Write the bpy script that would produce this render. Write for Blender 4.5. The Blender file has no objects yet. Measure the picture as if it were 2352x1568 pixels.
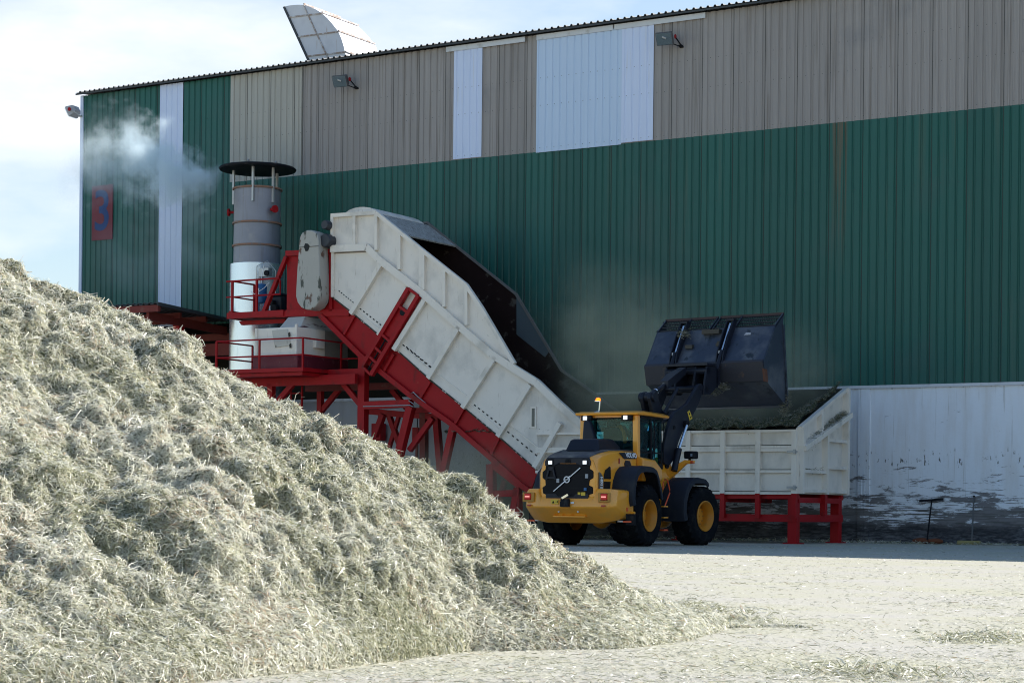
import bpy, bmesh, math, random
import numpy as np
from mathutils import Vector as V, Matrix

sc = bpy.context.scene
random.seed(4); rng = np.random.default_rng(7)
R = math.radians
# ------------------------------------------------------------------ camera
F, CX, CY, HS, RO, CZ = 4552., 1176., 784., 387., .0105, .86      # focal etc. in px of a 2352 px wide picture
cam = bpy.data.objects.new('camera', bpy.data.cameras.new('camera'))
sc.collection.objects.link(cam)
cam.data.sensor_width = 36; cam.data.lens = 36 * F / 2352
cam.data.shift_y = HS / 2352; cam.data.shift_x = HS * RO / 2352
cam.data.clip_start = .1; cam.data.clip_end = 3000
cam.matrix_world = Matrix.Translation((0, 0, CZ)) @ Matrix.Rotation(R(90), 4, 'X') @ Matrix.Rotation(RO, 4, 'Z')
sc.camera = cam
# ------------------------------------------------------------------ light
SUN_AZ, SUN_EL = R(68), R(34.3)        # azimuth from +Y towards +X
sdir = V((math.sin(SUN_AZ) * math.cos(SUN_EL), math.cos(SUN_AZ) * math.cos(SUN_EL), math.sin(SUN_EL)))
sl = bpy.data.lights.new('sun', 'SUN'); sl.energy = 5.0; sl.angle = R(.5); sl.color = (1, .965, .90)
so = bpy.data.objects.new('sun', sl); sc.collection.objects.link(so)
so.rotation_euler = sdir.to_track_quat('Z', 'Y').to_euler(); so.location = (0, 0, 60)
w = bpy.data.worlds.new('World'); sc.world = w; w.use_nodes = True
nt = w.node_tree; nd = nt.nodes; lk = nt.links
bg = nd['Background']; bg.inputs[1].default_value = .09
sky = nd.new('ShaderNodeTexSky'); sky.sky_type = 'NISHITA'; sky.sun_disc = False
sky.sun_elevation = SUN_EL; sky.sun_rotation = SUN_AZ; sky.dust_density = .25; sky.air_density = 1.25; sky.ozone_density = 4.
tc = nd.new('ShaderNodeTexCoord'); mp = nd.new('ShaderNodeMapping'); mp.inputs['Scale'].default_value = (2.2, 2.2, 6.5)
mp.inputs['Location'].default_value = (3.3, .9, 1.4)
nz = nd.new('ShaderNodeTexNoise'); nz.inputs['Scale'].default_value = 1.5; nz.inputs['Detail'].default_value = 7; nz.inputs['Roughness'].default_value = .55
cr_ = nd.new('ShaderNodeValToRGB'); cr_.color_ramp.elements[0].position = .43; cr_.color_ramp.elements[0].color = (.25, .25, .25, 1); cr_.color_ramp.elements[1].position = .66
mx = nd.new('ShaderNodeMix'); mx.data_type = 'RGBA'; mx.inputs[7].default_value = (6.5, 6.8, 7.3, 1)
lk.new(tc.outputs['Generated'], mp.inputs[0]); lk.new(mp.outputs[0], nz.inputs['Vector']); lk.new(nz.outputs[0], cr_.inputs[0])
sx_ = nd.new('ShaderNodeSeparateXYZ'); lk.new(tc.outputs['Generated'], sx_.inputs[0])      # the cloud bank stands ahead, the rest of the sky is clear
mr_ = nd.new('ShaderNodeMapRange'); mr_.inputs[1].default_value = .55; mr_.inputs[2].default_value = .9; lk.new(sx_.outputs[1], mr_.inputs[0])
mu_ = nd.new('ShaderNodeMath'); mu_.operation = 'MULTIPLY'; lk.new(mr_.outputs[0], mu_.inputs[0]); lk.new(cr_.outputs[0], mu_.inputs[1])
lk.new(mu_.outputs[0], mx.inputs[0]); lk.new(sky.outputs[0], mx.inputs[6]); lk.new(mx.outputs[2], bg.inputs[0])
sc.view_settings.view_transform = 'Standard'; sc.view_settings.look = 'None'
sc.view_settings.exposure = .88; sc.view_settings.gamma = 1
sc.render.engine = 'CYCLES'
cy = sc.cycles
cy.use_denoising = True; cy.max_bounces = 7; cy.diffuse_bounces = 4; cy.glossy_bounces = 3; cy.transmission_bounces = 6
cy.transparent_max_bounces = 16; cy.volume_bounces = 4; cy.volume_step_rate = 1.0; cy.volume_max_steps = 256
cy.pixel_filter_type = 'BLACKMAN_HARRIS'; cy.filter_width = 1.05; cy.denoising_prefilter = 'ACCURATE'
cy.caustics_reflective = False; cy.caustics_refractive = False

# ------------------------------------------------------------------ measuring frames (photo pixel + plane -> metres)
def ray(px, py):
    x, y = px - CX, py - CY; c, s = math.cos(RO), math.sin(RO)
    return V(((c * x + s * y) / F, 1, (HS + s * x - c * y) / F))
class Frame:
    def __init__(self, o, yaw):
        a = R(yaw); self.o = V((o[0], o[1], 0)); self.yaw = yaw
        self.u = V((math.cos(a), -math.sin(a), 0)); self.v = V((math.sin(a), math.cos(a), 0))
    def hit(self, p, ax, val):
        n = (self.u, self.v, V((0, 0, 1)))[ax]; r = ray(*p); C = V((0, 0, CZ))
        d = (val - n.dot(C - self.o)) / n.dot(r); q = C + r * d - self.o
        return V((q.dot(self.u), q.dot(self.v), q.z))
    def world(self, p): return self.o + self.u * p[0] + self.v * p[1] + V((0, 0, p[2]))
WY = 31.3
_r = ray(1939, 900) * 59.8
WF = Frame((_r[0] - 31.7 * math.cos(R(WY)), 59.8 + 31.7 * math.sin(R(WY))), WY)      # the shed: x along the wall, y into the shed
LF = Frame((2.293, 49.665), 30)                                                     # loader rear frame
BF = Frame((4.004, 52.215), 38)                                                     # loader front frame (steered)
def zoomed(sc_, ox, oy): return lambda x, y: ((x / sc_ + ox) / 1.632653, (y / sc_ + oy) / 1.632653)
k5 = zoomed(1.96, 1100, 700); z5 = zoomed(2.24, 1200, 1300); zp = zoomed(3.136, 820, 880); zl = zoomed(2.614, 700, 1100)
k3 = zoomed(2.24, 2500, 1400); c2 = zoomed(2.94, 1000, 0); k1 = zoomed(2.24, 1900, 1400); k6 = zoomed(3.7333, 1180, 1380)
z7 = zoomed(4.238, 1780, 1650); zc = zoomed(4.704, 400, 1100); kb = zoomed(2.24, 2300, 1100); k4 = zoomed(2.24, 3000, 1400)

# ------------------------------------------------------------------ materials
def mat(name, col, rough=.6, metal=0., var=.12, scale=2., stretch=(1, 1, 1), dirt=None, bump=0., bscale=40., spec=.4, attr=None, sheet=0.):
    """painted / dirty surface. dirt = list of (colour, low, high, scale, stretch)"""
    m = bpy.data.materials.new(name); m.use_nodes = True
    n = m.node_tree.nodes; l = m.node_tree.links; b = n['Principled BSDF']
    b.inputs['Roughness'].default_value = rough; b.inputs['Metallic'].default_value = metal
    b.inputs['Specular IOR Level'].default_value = spec
    tc = n.new('ShaderNodeTexCoord')
    def noise(scale, stretch, detail=6, off=0.):
        mp = n.new('ShaderNodeMapping'); mp.inputs['Scale'].default_value = stretch; mp.inputs['Location'].default_value = (off, off * .7, off * .3)
        t = n.new('ShaderNodeTexNoise'); t.inputs['Scale'].default_value = scale; t.inputs['Detail'].default_value = detail; t.inputs['Roughness'].default_value = .6
        l.new(tc.outputs['Object'], mp.inputs[0]); l.new(mp.outputs[0], t.inputs['Vector']); return t.outputs[0]
    base = n.new('ShaderNodeMix'); base.data_type = 'RGBA'
    base.inputs[6].default_value = tuple(max(0, c * (1 - var)) for c in col) + (1,); base.inputs[7].default_value = tuple(min(1, c * (1 + var)) for c in col) + (1,)
    l.new(noise(scale, stretch), base.inputs[0]); out = base.outputs[2]
    if attr:
        a = n.new('ShaderNodeAttribute'); a.attribute_name = attr; out = a.outputs['Color']
    if sheet:                                   # each sheet of four ribs has aged a little differently
        sp = n.new('ShaderNodeSeparateXYZ'); l.new(tc.outputs['Object'], sp.inputs[0]); q = n.new('ShaderNodeMath'); q.operation = 'MULTIPLY'; q.inputs[1].default_value = 1 / 1.072
        l.new(sp.outputs[0], q.inputs[0]); fl_ = n.new('ShaderNodeMath'); fl_.operation = 'FLOOR'; l.new(q.outputs[0], fl_.inputs[0])
        wn = n.new('ShaderNodeTexWhiteNoise'); wn.noise_dimensions = '1D'; l.new(fl_.outputs[0], wn.inputs['W'])
        mr = n.new('ShaderNodeMapRange'); mr.inputs[3].default_value = 1 - sheet; mr.inputs[4].default_value = 1 + sheet; l.new(wn.outputs[0], mr.inputs[0])
        vm = n.new('ShaderNodeVectorMath'); vm.operation = 'SCALE'; l.new(out, vm.inputs[0]); l.new(mr.outputs[0], vm.inputs['Scale']); out = vm.outputs[0]
    for i, (dc, lo, hi, s, st) in enumerate(dirt or []):
        r = n.new('ShaderNodeMapRange'); r.inputs[1].default_value = lo; r.inputs[2].default_value = hi
        l.new(noise(s, st, 8, 3.1 * (i + 1)), r.inputs[0])
        mx = n.new('ShaderNodeMix'); mx.data_type = 'RGBA'; mx.inputs[7].default_value = tuple(dc) + (1,)
        l.new(r.outputs[0], mx.inputs[0]); l.new(out, mx.inputs[6]); out = mx.outputs[2]
    l.new(out, b.inputs['Base Color'])
    if bump:
        bp = n.new('ShaderNodeBump'); bp.inputs['Strength'].default_value = bump; bp.inputs['Distance'].default_value = .02
        l.new(noise(bscale, (1, 1, 1), 3), bp.inputs['Height']); l.new(bp.outputs[0], b.inputs['Normal'])
    return m
def emis(name, col, strength, base=None):
    m = mat(name, base or col, .3); b = m.node_tree.nodes['Principled BSDF']
    b.inputs['Emission Color'].default_value = tuple(col) + (1,); b.inputs['Emission Strength'].default_value = strength; return m
def glass(name, tint, gloss=.12, dirty=0.):
    m = bpy.data.materials.new(name); m.use_nodes = True; n = m.node_tree.nodes; l = m.node_tree.links
    n.remove(n['Principled BSDF']); o = n['Material Output']
    t = n.new('ShaderNodeBsdfTransparent'); t.inputs[0].default_value = tuple(tint) + (1,)
    g = n.new('ShaderNodeBsdfGlossy'); g.inputs['Roughness'].default_value = .03 + dirty; g.inputs[0].default_value = (.9, .95, .95, 1)
    mx = n.new('ShaderNodeMixShader'); mx.inputs[0].default_value = gloss
    l.new(t.outputs[0], mx.inputs[1]); l.new(g.outputs[0], mx.inputs[2]); l.new(mx.outputs[0], o.inputs[0]); return m
VS = (6, 6, .25)     # vertical streaks
M = {}
M['green'] = mat('green_cladding', (.009, .098, .078), .45, sheet=.13, var=.22, scale=1.2, stretch=(3.7, 1, .06), dirt=[((.05, .11, .08), .58, .8, 1.5, (3, 3, .12)), ((.04, .10, .088), .48, .8, .35, (1, 1, .8))])
M['grey'] = mat('weathered_grey_cladding', (.335, .31, .298), .8, sheet=.07, var=.2, scale=1.6, stretch=(3.7, 1, .12), dirt=[((.14, .11, .085), .56, .82, 2., (3.5, 3, .1)), ((.22, .22, .23), .6, .8, .25, (1, 1, 1))])
M['white_clad'] = mat('white_cladding', (.62, .70, .90), .5, var=.05, scale=1.3, stretch=(3.7, 1, .1), dirt=[((.6, .6, .6), .6, .85, 2, (3, 3, .15))])
M['roof'] = mat('dark_roof_sheet', (.05, .055, .06), .6)
M['trim'] = mat('pale_trim', (.62, .64, .68), .5, dirt=[((.35, .33, .3), .58, .8, 3, (1, 1, 1))])
M['dark'] = mat('dark_interior', (.03, .03, .03), .9)
M['red'] = mat('red_painted_steel', (.36, .007, .011), .5, spec=.2, var=.18, scale=3, dirt=[((.14, .016, .014), .55, .75, 2.5, (1, 1, .6)), ((.34, .10, .07), .67, .78, 8, (1, 1, .5))])
M['red_old'] = mat('faded_red_steel', (.19, .03, .022), .7, var=.2, scale=3, dirt=[((.2, .07, .05), .6, .75, 3, (1, 1, 1))])
M['cream'] = mat('cream_painted_steel', (.82, .755, .675), .55, var=.06, scale=1.5, dirt=[((.42, .38, .32), .54, .78, .8, (1, 1, 1)), ((.30, .19, .11), .63, .78, 3.5, (5, 5, .3)), ((.25, .25, .25), .64, .82, .7, (1, 1, .6))])
M['cream_flat'] = mat('cream_plate', (.81, .75, .68), .6, var=.07, scale=1.2, dirt=[((.50, .47, .43), .50, .78, 1.0, (1, 1, .7)), ((.30, .20, .12), .64, .78, 4, (6, 6, .30)), ((.2, .17, .13), .70, .76, 11, (1, 1, 1))])
M['guardp'] = mat('worn_guard_paint', (.43, .41, .37), .6, var=.08, dirt=[((.30, .30, .28), .55, .7, 2, (1, 1, .6)), ((.15, .085, .06), .575, .60, 1.15, (2, 2, 1)), ((.08, .085, .07), .60, .63, 1.6, (2.5, 2.5, .6))])
M['rust_in'] = mat('rusty_inside', (.024, .013, .012), .85, var=.3, spec=.08, dirt=[((.10, .085, .07), .58, .66, 2.2, (1, 1, 1))])
M['cover'] = mat('grey_cover_sheet', (.30, .29, .27), .8, var=.3, scale=18, stretch=(1, 1, 3), dirt=[((.55, .53, .50), .5, .62, 9, (1, 3, 1)), ((.14, .13, .12), .55, .7, 5, (1, 2, 1))])
M['alu'] = mat('aluminium_jacket', (.75, .77, .80), .26, .85, var=.05, scale=1, stretch=VS, dirt=[((.4, .42, .46), .6, .85, 1.4, (2, 2, .4))])
M['stack'] = mat('weathered_stack_steel', (.27, .27, .305), .5, .45, var=.18, scale=1.3, dirt=[((.2, .16, .15), .56, .75, 1.6, VS), ((.32, .31, .32), .56, .7, 2.4, (1, 1, 1))])
M['ring'] = mat('rusty_ring', (.28, .15, .10), .7, dirt=[((.2, .17, .16), .5, .6, 5, (1, 1, 1))])
M['black'] = mat('black_steel', (.012, .013, .017), .6, spec=.12, dirt=[((.045, .045, .045), .55, .75, 4, (1, 1, 1))])
M['galv'] = mat('galvanised_steel', (.45, .45, .45), .45, .6)
M['yellow'] = mat('yellow_machine_paint', (.92, .375, .028), .3, var=.04, dirt=[((.62, .33, .07), .58, .85, 1.6, (1, 1, 1))], spec=.5)
M['yellow'].node_tree.nodes['Principled BSDF'].inputs['Coat Weight'].default_value = .5
M['rimp'] = mat('yellow_rim_paint', (.60, .235, .018), .45, var=.08, dirt=[((.30, .18, .06), .52, .72, 3, (1, 1, 1))])
M['mblack'] = mat('charcoal_machine_paint', (.013, .016, .027), .42, var=.1, spec=.25, dirt=[((.035, .035, .035), .55, .8, 2, (1, 1, 1))])
M['plastic'] = mat('charcoal_fender_plastic', (.019, .023, .034), .55, var=.1, spec=.2, dirt=[((.045, .046, .046), .52, .8, 2.5, (1, 1, .5))])
M['hoodtop'] = mat('dusty_hood_top', (.055, .055, .06), .45, dirt=[((.16, .15, .13), .48, .72, 3, (1, 1, 1))])
M['tyre'] = mat('tyre_rubber', (.009, .010, .013), .9, var=.2, spec=.06, dirt=[((.032, .032, .030), .55, .75, 4, (1, 1, 1))], bump=.15)
M['chrome'] = mat('chrome_rod', (.75, .77, .8), .12, 1.)
M['bucket'] = mat('blue_black_bucket_paint', (.030, .040, .066), .36, var=.2, dirt=[((.14, .15, .165), .50, .80, 1.0, (1, 1, 1)), ((.05, .045, .04), .6, .75, 2.2, (1, 1, 1)), ((.012, .018, .025), .58, .66, 3.5, (1, 1, .6))], spec=.55)
M['white'] = mat('white_paint', (.82, .83, .85), .4)
M['lens'] = emis('work_light_lens', (.9, .95, 1), .45, (.8, .8, .8))
M['tail'] = emis('lit_tail_light', (1, .02, .02), .07, (.30, .008, .008))
M['tailhot'] = emis('tail_light_core', (1, .35, .30), .55, (.6, .2, .2))
M['reflect'] = mat('red_reflector', (.42, .03, .02), .3)
M['orange'] = mat('orange_safety_paint', (.72, .10, .03), .45)
M['beacon'] = emis('lit_amber_beacon', (1, .15, .003), 1.8, (.8, .25, .02))
M['sticker'] = mat('yellow_sticker', (.72, .50, .05), .5)
M['blue'] = mat('blue_tank_paint', (.02, .12, .30), .4)
M['signred'] = mat('veiled_red_sign_paint', (.17, .028, .04), .7, var=.2)  # red dulled in the colour for the smoke haze before the plate
M['signblue'] = mat('faded_blue_numeral_paint', (.012, .05, .17), .7)
M['concwall'] = None
M['cab_glass'] = glass('tinted_cab_glass', (.62, .90, .92), .018)
M['lamp_glass'] = glass('lamp_glass', (.8, .84, .86), .08)
M['mesh_pane'] = glass('dusty_window_sheet', (.45, .5, .52), .35, .4)
M['fabric'] = mat('black_seat_fabric', (.02, .02, .022), .9)
M['skin'] = mat('skin', (.42, .25, .18), .6)
M['cloth'] = mat('dark_work_clothes', (.03, .035, .04), .9)
M['hivis'] = mat('orange_work_vest', (.65, .13, .03), .8)
M['sack'] = mat('rust_brown_sack', (.16, .05, .022), .9, bump=.5, bscale=12)
M['timber'] = mat('weathered_timber', (.32, .27, .12), .85, stretch=(1, 8, 8), scale=3, var=.25)
M['cable'] = mat('black_cable', (.02, .02, .025), .6)

# ------------------------------------------------------------------ mesh builder
class MB:
    def __init__(s): s.v = []; s.f = []
    def add(s, vs, fs):
        k = len(s.v); s.v += [tuple(x) for x in vs]; s.f += [tuple(i + k for i in f) for f in fs]; return s
    def box(s, x0, x1, y0, y1, z0, z1):
        return s.add([(x0, y0, z0), (x1, y0, z0), (x1, y1, z0), (x0, y1, z0), (x0, y0, z1), (x1, y0, z1), (x1, y1, z1), (x0, y1, z1)],
                     [(0, 3, 2, 1), (4, 5, 6, 7), (0, 1, 5, 4), (1, 2, 6, 5), (2, 3, 7, 6), (3, 0, 4, 7)])
    def prism(s, poly, vec):
        n = len(poly); a = [V(p) for p in poly]; b = [p + V(vec) for p in a]
        return s.add(a + b, [tuple(range(n))[::-1], tuple(range(n, 2 * n))] + [(i, (i + 1) % n, n + (i + 1) % n, n + i) for i in range(n)])
    def bar(s, p, q, w, h=None, up=(0, 0, 1)):
        h = h or w; p, q = V(p), V(q); d = (q - p).normalized(); up = V(up)
        if abs(d.dot(up)) > .97: up = V((0, 1, 0))
        x = d.cross(up).normalized() * w / 2; y = x.cross(d).normalized() * h / 2
        return s.prism([p - x - y, p + x - y, p + x + y, p - x + y], q - p)
    def ring(s, c, x, y, r, n): return [V(c) + x * (r * math.cos(2 * math.pi * i / n)) + y * (r * math.sin(2 * math.pi * i / n)) for i in range(n)]
    def loft(s, secs, cap=True):
        n = len(secs[0]); vs = [p for q in secs for p in q]; fs = []
        for k in range(len(secs) - 1):
            for i in range(n):
                j = (i + 1) % n; fs.append((k * n + i, k * n + j, k * n + n + j, k * n + n + i))
        if cap: fs += [tuple(range(n))[::-1], tuple(range(len(vs) - n, len(vs)))]
        return s.add(vs, fs)
    def tube(s, pts, r, n=8):
        pts = [V(p) for p in pts]; secs = []
        for i, p in enumerate(pts):
            d = (pts[min(i + 1, len(pts) - 1)] - pts[max(i - 1, 0)]).normalized()
            up = V((0, 0, 1)) if abs(d.z) < .9 else V((0, 1, 0))
            x = d.cross(up).normalized(); y = x.cross(d)
            secs.append(s.ring(p, x, y, r if not isinstance(r, (list, tuple)) else r[i], n))
        return s.loft(secs)
    def lathe(s, prof, o, axis, n=32, cap=True):
        o = V(o); a = V(axis).normalized(); t = V((0, 0, 1)) if abs(a.z) < .9 else V((1, 0, 0))
        x = a.cross(t).normalized(); y = a.cross(x)
        return s.loft([s.ring(o + a * h, x, y, r, n) for r, h in prof], cap)
    def sphere(s, c, rx, ry, rz, n=16, m=9):
        secs = [[V((c[0] + rx * math.sin(t) * math.cos(a), c[1] + ry * math.sin(t) * math.sin(a), c[2] + rz * math.cos(t))) for a in [2 * math.pi * i / n for i in range(n)]]
                for t in [math.pi * (k + .02) / (m + .04) for k in range(m + 1)]]
        return s.loft(secs)
    def build(s, name, m, parent=None, base=(0, 0, 0), bevel=0., smooth=30., recalc=True, seg=2):
        me = bpy.data.meshes.new(name)
        b = V(base); me.from_pydata([tuple(V(p) - b) for p in s.v], [], s.f)
        if recalc:
            bm = bmesh.new(); bm.from_mesh(me); bmesh.ops.recalc_face_normals(bm, faces=bm.faces); bm.to_mesh(me); bm.free()
        if smooth:
            me.polygons.foreach_set('use_smooth', [True] * len(me.polygons)); me.set_sharp_from_angle(angle=R(smooth))
        o = bpy.data.objects.new(name, me); sc.collection.objects.link(o)
        if m: me.materials.append(m)
        if parent: o.parent = parent
        if bevel:
            md = o.modifiers.new('bevel', 'BEVEL'); md.width = bevel; md.segments = seg; md.limit_method = 'ANGLE'; md.angle_limit = R(35); md.harden_normals = False
        return o
def text_mb(body, size, org, xd, yd, ext=.006, bold=.0, xs=1.):
    cu = bpy.data.curves.new('lettering', 'FONT'); cu.body = body; cu.size = size; cu.align_x = 'CENTER'; cu.align_y = 'CENTER'; cu.offset = bold; cu.resolution_u = 4
    ob = bpy.data.objects.new('lettering', cu); me = bpy.data.meshes.new_from_object(ob)
    xd, yd = V(xd), V(yd); nrm = xd.cross(yd); mb = MB()
    fs = [tuple(p.vertices) for p in me.polygons]
    mb.add([V(org) + xd * (v.co.x * xs) + yd * v.co.y + nrm * ext for v in me.vertices], fs)
    bpy.data.objects.remove(ob); bpy.data.curves.remove(cu); bpy.data.meshes.remove(me); return mb
def tag(o, label=None, cat=None, group=None, kind=None):
    for k, v in (('label', label), ('category', cat), ('group', group), ('kind', kind)):
        if v: o[k] = v
    return o
class Thing:
    def __init__(s, name, label, cat, fr=None, base=(0, 0, 0), group=None):
        s.base = V(base); s.e = bpy.data.objects.new(name, None); sc.collection.objects.link(s.e); s.e.empty_display_size = .3
        if fr: s.e.location = fr.world(base); s.e.rotation_euler = (0, 0, -R(fr.yaw))
        else: s.e.location = base
        tag(s.e, label, cat, group)
    def part(s, mb, name, m, parent=None, **k):
        return mb.build(name, m, parent or s.e, s.base, **k)
wy = lambda p, y: WF.hit(p, 1, y)       # point of the photo on the plane y of the shed frame
wx = lambda p, x: WF.hit(p, 0, x)

# numpy gradient noise
_perm = rng.permutation(256); _perm = np.concatenate([_perm, _perm, _perm]); _g = rng.normal(size=(256, 3)); _g /= np.linalg.norm(_g, axis=1)[:, None]
def perlin(x, y, z):
    xi, yi, zi = np.floor(x).astype(int), np.floor(y).astype(int), np.floor(z).astype(int); xf, yf, zf = x - xi, y - yi, z - zi
    fd = lambda t: t * t * t * (t * (t * 6 - 15) + 10); u, v, w_ = fd(xf), fd(yf), fd(zf)
    def g(a, b, c):
        h = _perm[_perm[_perm[(xi + a) & 255] + ((yi + b) & 255)] + ((zi + c) & 255)]; q = _g[h]
        return q[..., 0] * (xf - a) + q[..., 1] * (yf - b) + q[..., 2] * (zf - c)
    L = lambda a, b, t: a + (b - a) * t
    return L(L(L(g(0, 0, 0), g(1, 0, 0), u), L(g(0, 1, 0), g(1, 1, 0), u), v), L(L(g(0, 0, 1), g(1, 0, 1), u), L(g(0, 1, 1), g(1, 1, 1), u), v), w_) * 1.6

# ------------------------------------------------------------------ ground (the sheet is added with the straw below) and the shed
def concrete_material():
    m = bpy.data.materials.new('stained_white_concrete'); m.use_nodes = True; n = m.node_tree.nodes; l = m.node_tree.links; b = n['Principled BSDF']
    b.inputs['Roughness'].default_value = .85
    tc = n.new('ShaderNodeTexCoord'); sep = n.new('ShaderNodeSeparateXYZ'); l.new(tc.outputs['Object'], sep.inputs[0])
    def noise(s, st, det=8, off=0., rough=.6, dist=0.):
        mp = n.new('ShaderNodeMapping'); mp.inputs['Scale'].default_value = st; mp.inputs['Location'].default_value = (off, off, off)
        t = n.new('ShaderNodeTexNoise'); t.inputs['Scale'].default_value = s; t.inputs['Detail'].default_value = det; t.inputs['Roughness'].default_value = rough; t.inputs['Distortion'].default_value = dist
        l.new(tc.outputs['Object'], mp.inputs[0]); l.new(mp.outputs[0], t.inputs['Vector']); return t.outputs[0]
    def rng_(x, a, b_, c=0., d=1.):
        r = n.new('ShaderNodeMapRange'); r.inputs[1].default_value = a; r.inputs[2].default_value = b_; r.inputs[3].default_value = c; r.inputs[4].default_value = d
        l.new(x, r.inputs[0]); return r.outputs[0]
    def math_(op, a, b_):
        q = n.new('ShaderNodeMath'); q.operation = op
        for i, x in enumerate((a, b_)):
            if isinstance(x, (int, float)): q.inputs[i].default_value = x
            else: l.new(x, q.inputs[i])
        return q.outputs[0]
    def mix(f, a, col):
        q = n.new('ShaderNodeMix'); q.data_type = 'RGBA'; l.new(f, q.inputs[0])
        if isinstance(a, tuple): q.inputs[6].default_value = a + (1,)
        else: l.new(a, q.inputs[6])
        q.inputs[7].default_value = col + (1,); return q.outputs[2]
    z = sep.outputs[2]
    c = mix(rng_(noise(.9, (2.2, 2, .35)), .46, .72), (.83, .86, .92), (.72, .71, .72))
    c = mix(rng_(noise(2.6, (3, 1, .10), off=5), .6, .74), c, (.30, .26, .22))
    # scraped grey patches, denser towards the ground
    patch = math_('ADD', noise(1.9, (.55, 1, 2.3), 13, 2., .72, .25), rng_(z, .6, 2.7, .10, -.10))
    patch = math_('ADD', patch, math_('MULTIPLY', rng_(sep.outputs[0], 34.2, 35.6), rng_(z, 1.4, 1.0, 0, .055)))
    c = mix(rng_(patch, .54, .585), c, (.20, .19, .195))
    # pour lines
    pl = math_('ADD', noise(2.5, (.5, 1, 12), 5, 9.), rng_(z, 1.0, 3.0, .06, -.22))
    c = mix(rng_(pl, .60, .62), c, (.13, .125, .12))
    # scratches round loader-bucket height
    band = math_('MULTIPLY', rng_(z, 2.1, 2.35), rng_(z, 2.85, 2.6))
    sc_ = math_('MULTIPLY', band, rng_(noise(7, (1.2, 1, .45), 6, 4.), .60, .63))
    c = mix(sc_, c, (.10, .095, .09))
    back = math_('MULTIPLY', rng_(sep.outputs[0], 26.5, 23.), 1.)             # greyer and darker behind the conveyor
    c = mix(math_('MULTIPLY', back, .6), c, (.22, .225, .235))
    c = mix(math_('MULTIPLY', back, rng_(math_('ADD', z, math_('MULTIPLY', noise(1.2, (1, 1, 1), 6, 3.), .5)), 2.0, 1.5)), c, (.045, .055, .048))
    # black tide mark at the foot
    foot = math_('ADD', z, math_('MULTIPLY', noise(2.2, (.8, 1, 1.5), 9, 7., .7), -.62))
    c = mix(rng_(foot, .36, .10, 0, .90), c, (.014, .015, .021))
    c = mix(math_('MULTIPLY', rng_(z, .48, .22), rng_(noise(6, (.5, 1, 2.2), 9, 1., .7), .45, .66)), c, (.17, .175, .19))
    c = mix(rng_(math_('ADD', z, math_('MULTIPLY', noise(8, (1, 1, .2), 4, 6.), .3)), 4.76, 4.84), c, (.06, .055, .05))
    l.new(c, b.inputs['Base Color'])
    bp = n.new('ShaderNodeBump'); bp.inputs['Strength'].default_value = .3; bp.inputs['Distance'].default_value = .02
    l.new(noise(9, (1, 1, 1)), bp.inputs['Height']); l.new(bp.outputs[0], b.inputs['Normal'])
    return m
M['concwall'] = concrete_material()
def green_streak():
    """green cladding with the rust streak under one leaking joint"""
    m = M['green'].copy(); m.name = 'green_cladding_rust_streak'; n = m.node_tree.nodes; l = m.node_tree.links; b = n['Principled BSDF']
    src = b.inputs['Base Color'].links[0].from_socket
    tc = n.new('ShaderNodeTexCoord'); sep = n.new('ShaderNodeSeparateXYZ'); l.new(tc.outputs['Object'], sep.inputs[0])
    def rg(x, a, c): 
        r = n.new('ShaderNodeMapRange'); r.inputs[1].default_value = a; r.inputs[2].default_value = c; l.new(x, r.inputs[0]); return r.outputs[0]
    def mul(a, c):
        q = n.new('ShaderNodeMath'); q.operation = 'MULTIPLY'; l.new(a, q.inputs[0]); l.new(c, q.inputs[1]); return q.outputs[0]
    x0 = WF.hit(k8(735, 780), 1, 0).x; x1 = WF.hit(k8(830, 780), 1, 0).x
    t = n.new('ShaderNodeTexNoise'); t.inputs['Scale'].default_value = 6; mp = n.new('ShaderNodeMapping'); mp.inputs['Scale'].default_value = (3, 0, .05)
    l.new(tc.outputs['Object'], mp.inputs[0]); l.new(mp.outputs[0], t.inputs['Vector'])
    f = mul(mul(rg(sep.outputs[0], x0 - .03, x0 + .02), rg(sep.outputs[0], x1 + .03, x1 - .02)), mul(rg(t.outputs[0], .38, .62), rg(sep.outputs[2], 8.0, 12.5)))
    mx = n.new('ShaderNodeMix'); mx.data_type = 'RGBA'; mx.inputs[7].default_value = (.12, .085, .05, 1)
    l.new(f, mx.inputs[0]); l.new(src, mx.inputs[6]); l.new(mx.outputs[2], b.inputs['Base Color']); return m
k8 = zoomed(1.742, 2700, 0)

shed = Thing('storage_shed', 'long shed with green and grey corrugated cladding above a stained white concrete wall', 'shed', WF)
PER = .268
def cladding(s0, s1, z0, z1, kind, y=0.):
    """ribbed sheet: outer flats with recessed grooves"""
    g = dict(green=(.028, .030, .034), grey=(.060, .024, .036), white=(.022, .024, .022))[kind]   # groove floor, flank, depth
    pts = [(s0, y)]; k = math.ceil(s0 / PER)
    while k * PER < s1 - .03:
        c = k * PER; k += 1
        if c - g[0] / 2 - g[1] < s0 + .01 or c + g[0] / 2 + g[1] > s1 - .01: continue
        pts += [(c - g[0] / 2 - g[1], y), (c - g[0] / 2, y + g[2]), (c + g[0] / 2, y + g[2]), (c + g[0] / 2 + g[1], y)]
        if kind == 'grey':
            for q in (.34, .5, .66): pts += [(c + q * PER - .012, y), (c + q * PER, y + .007), (c + q * PER + .012, y)]
    pts.append((s1, y)); n = len(pts); mb = MB()
    mb.add([(s, yy, z) for z in (z0, z1) for s, yy in pts], [(i, i + 1, n + i + 1, n + i) for i in range(n - 1)])
    return mb
X = lambda px, py: wy((px, py), 0).x
S0 = X(186, 400)
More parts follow.
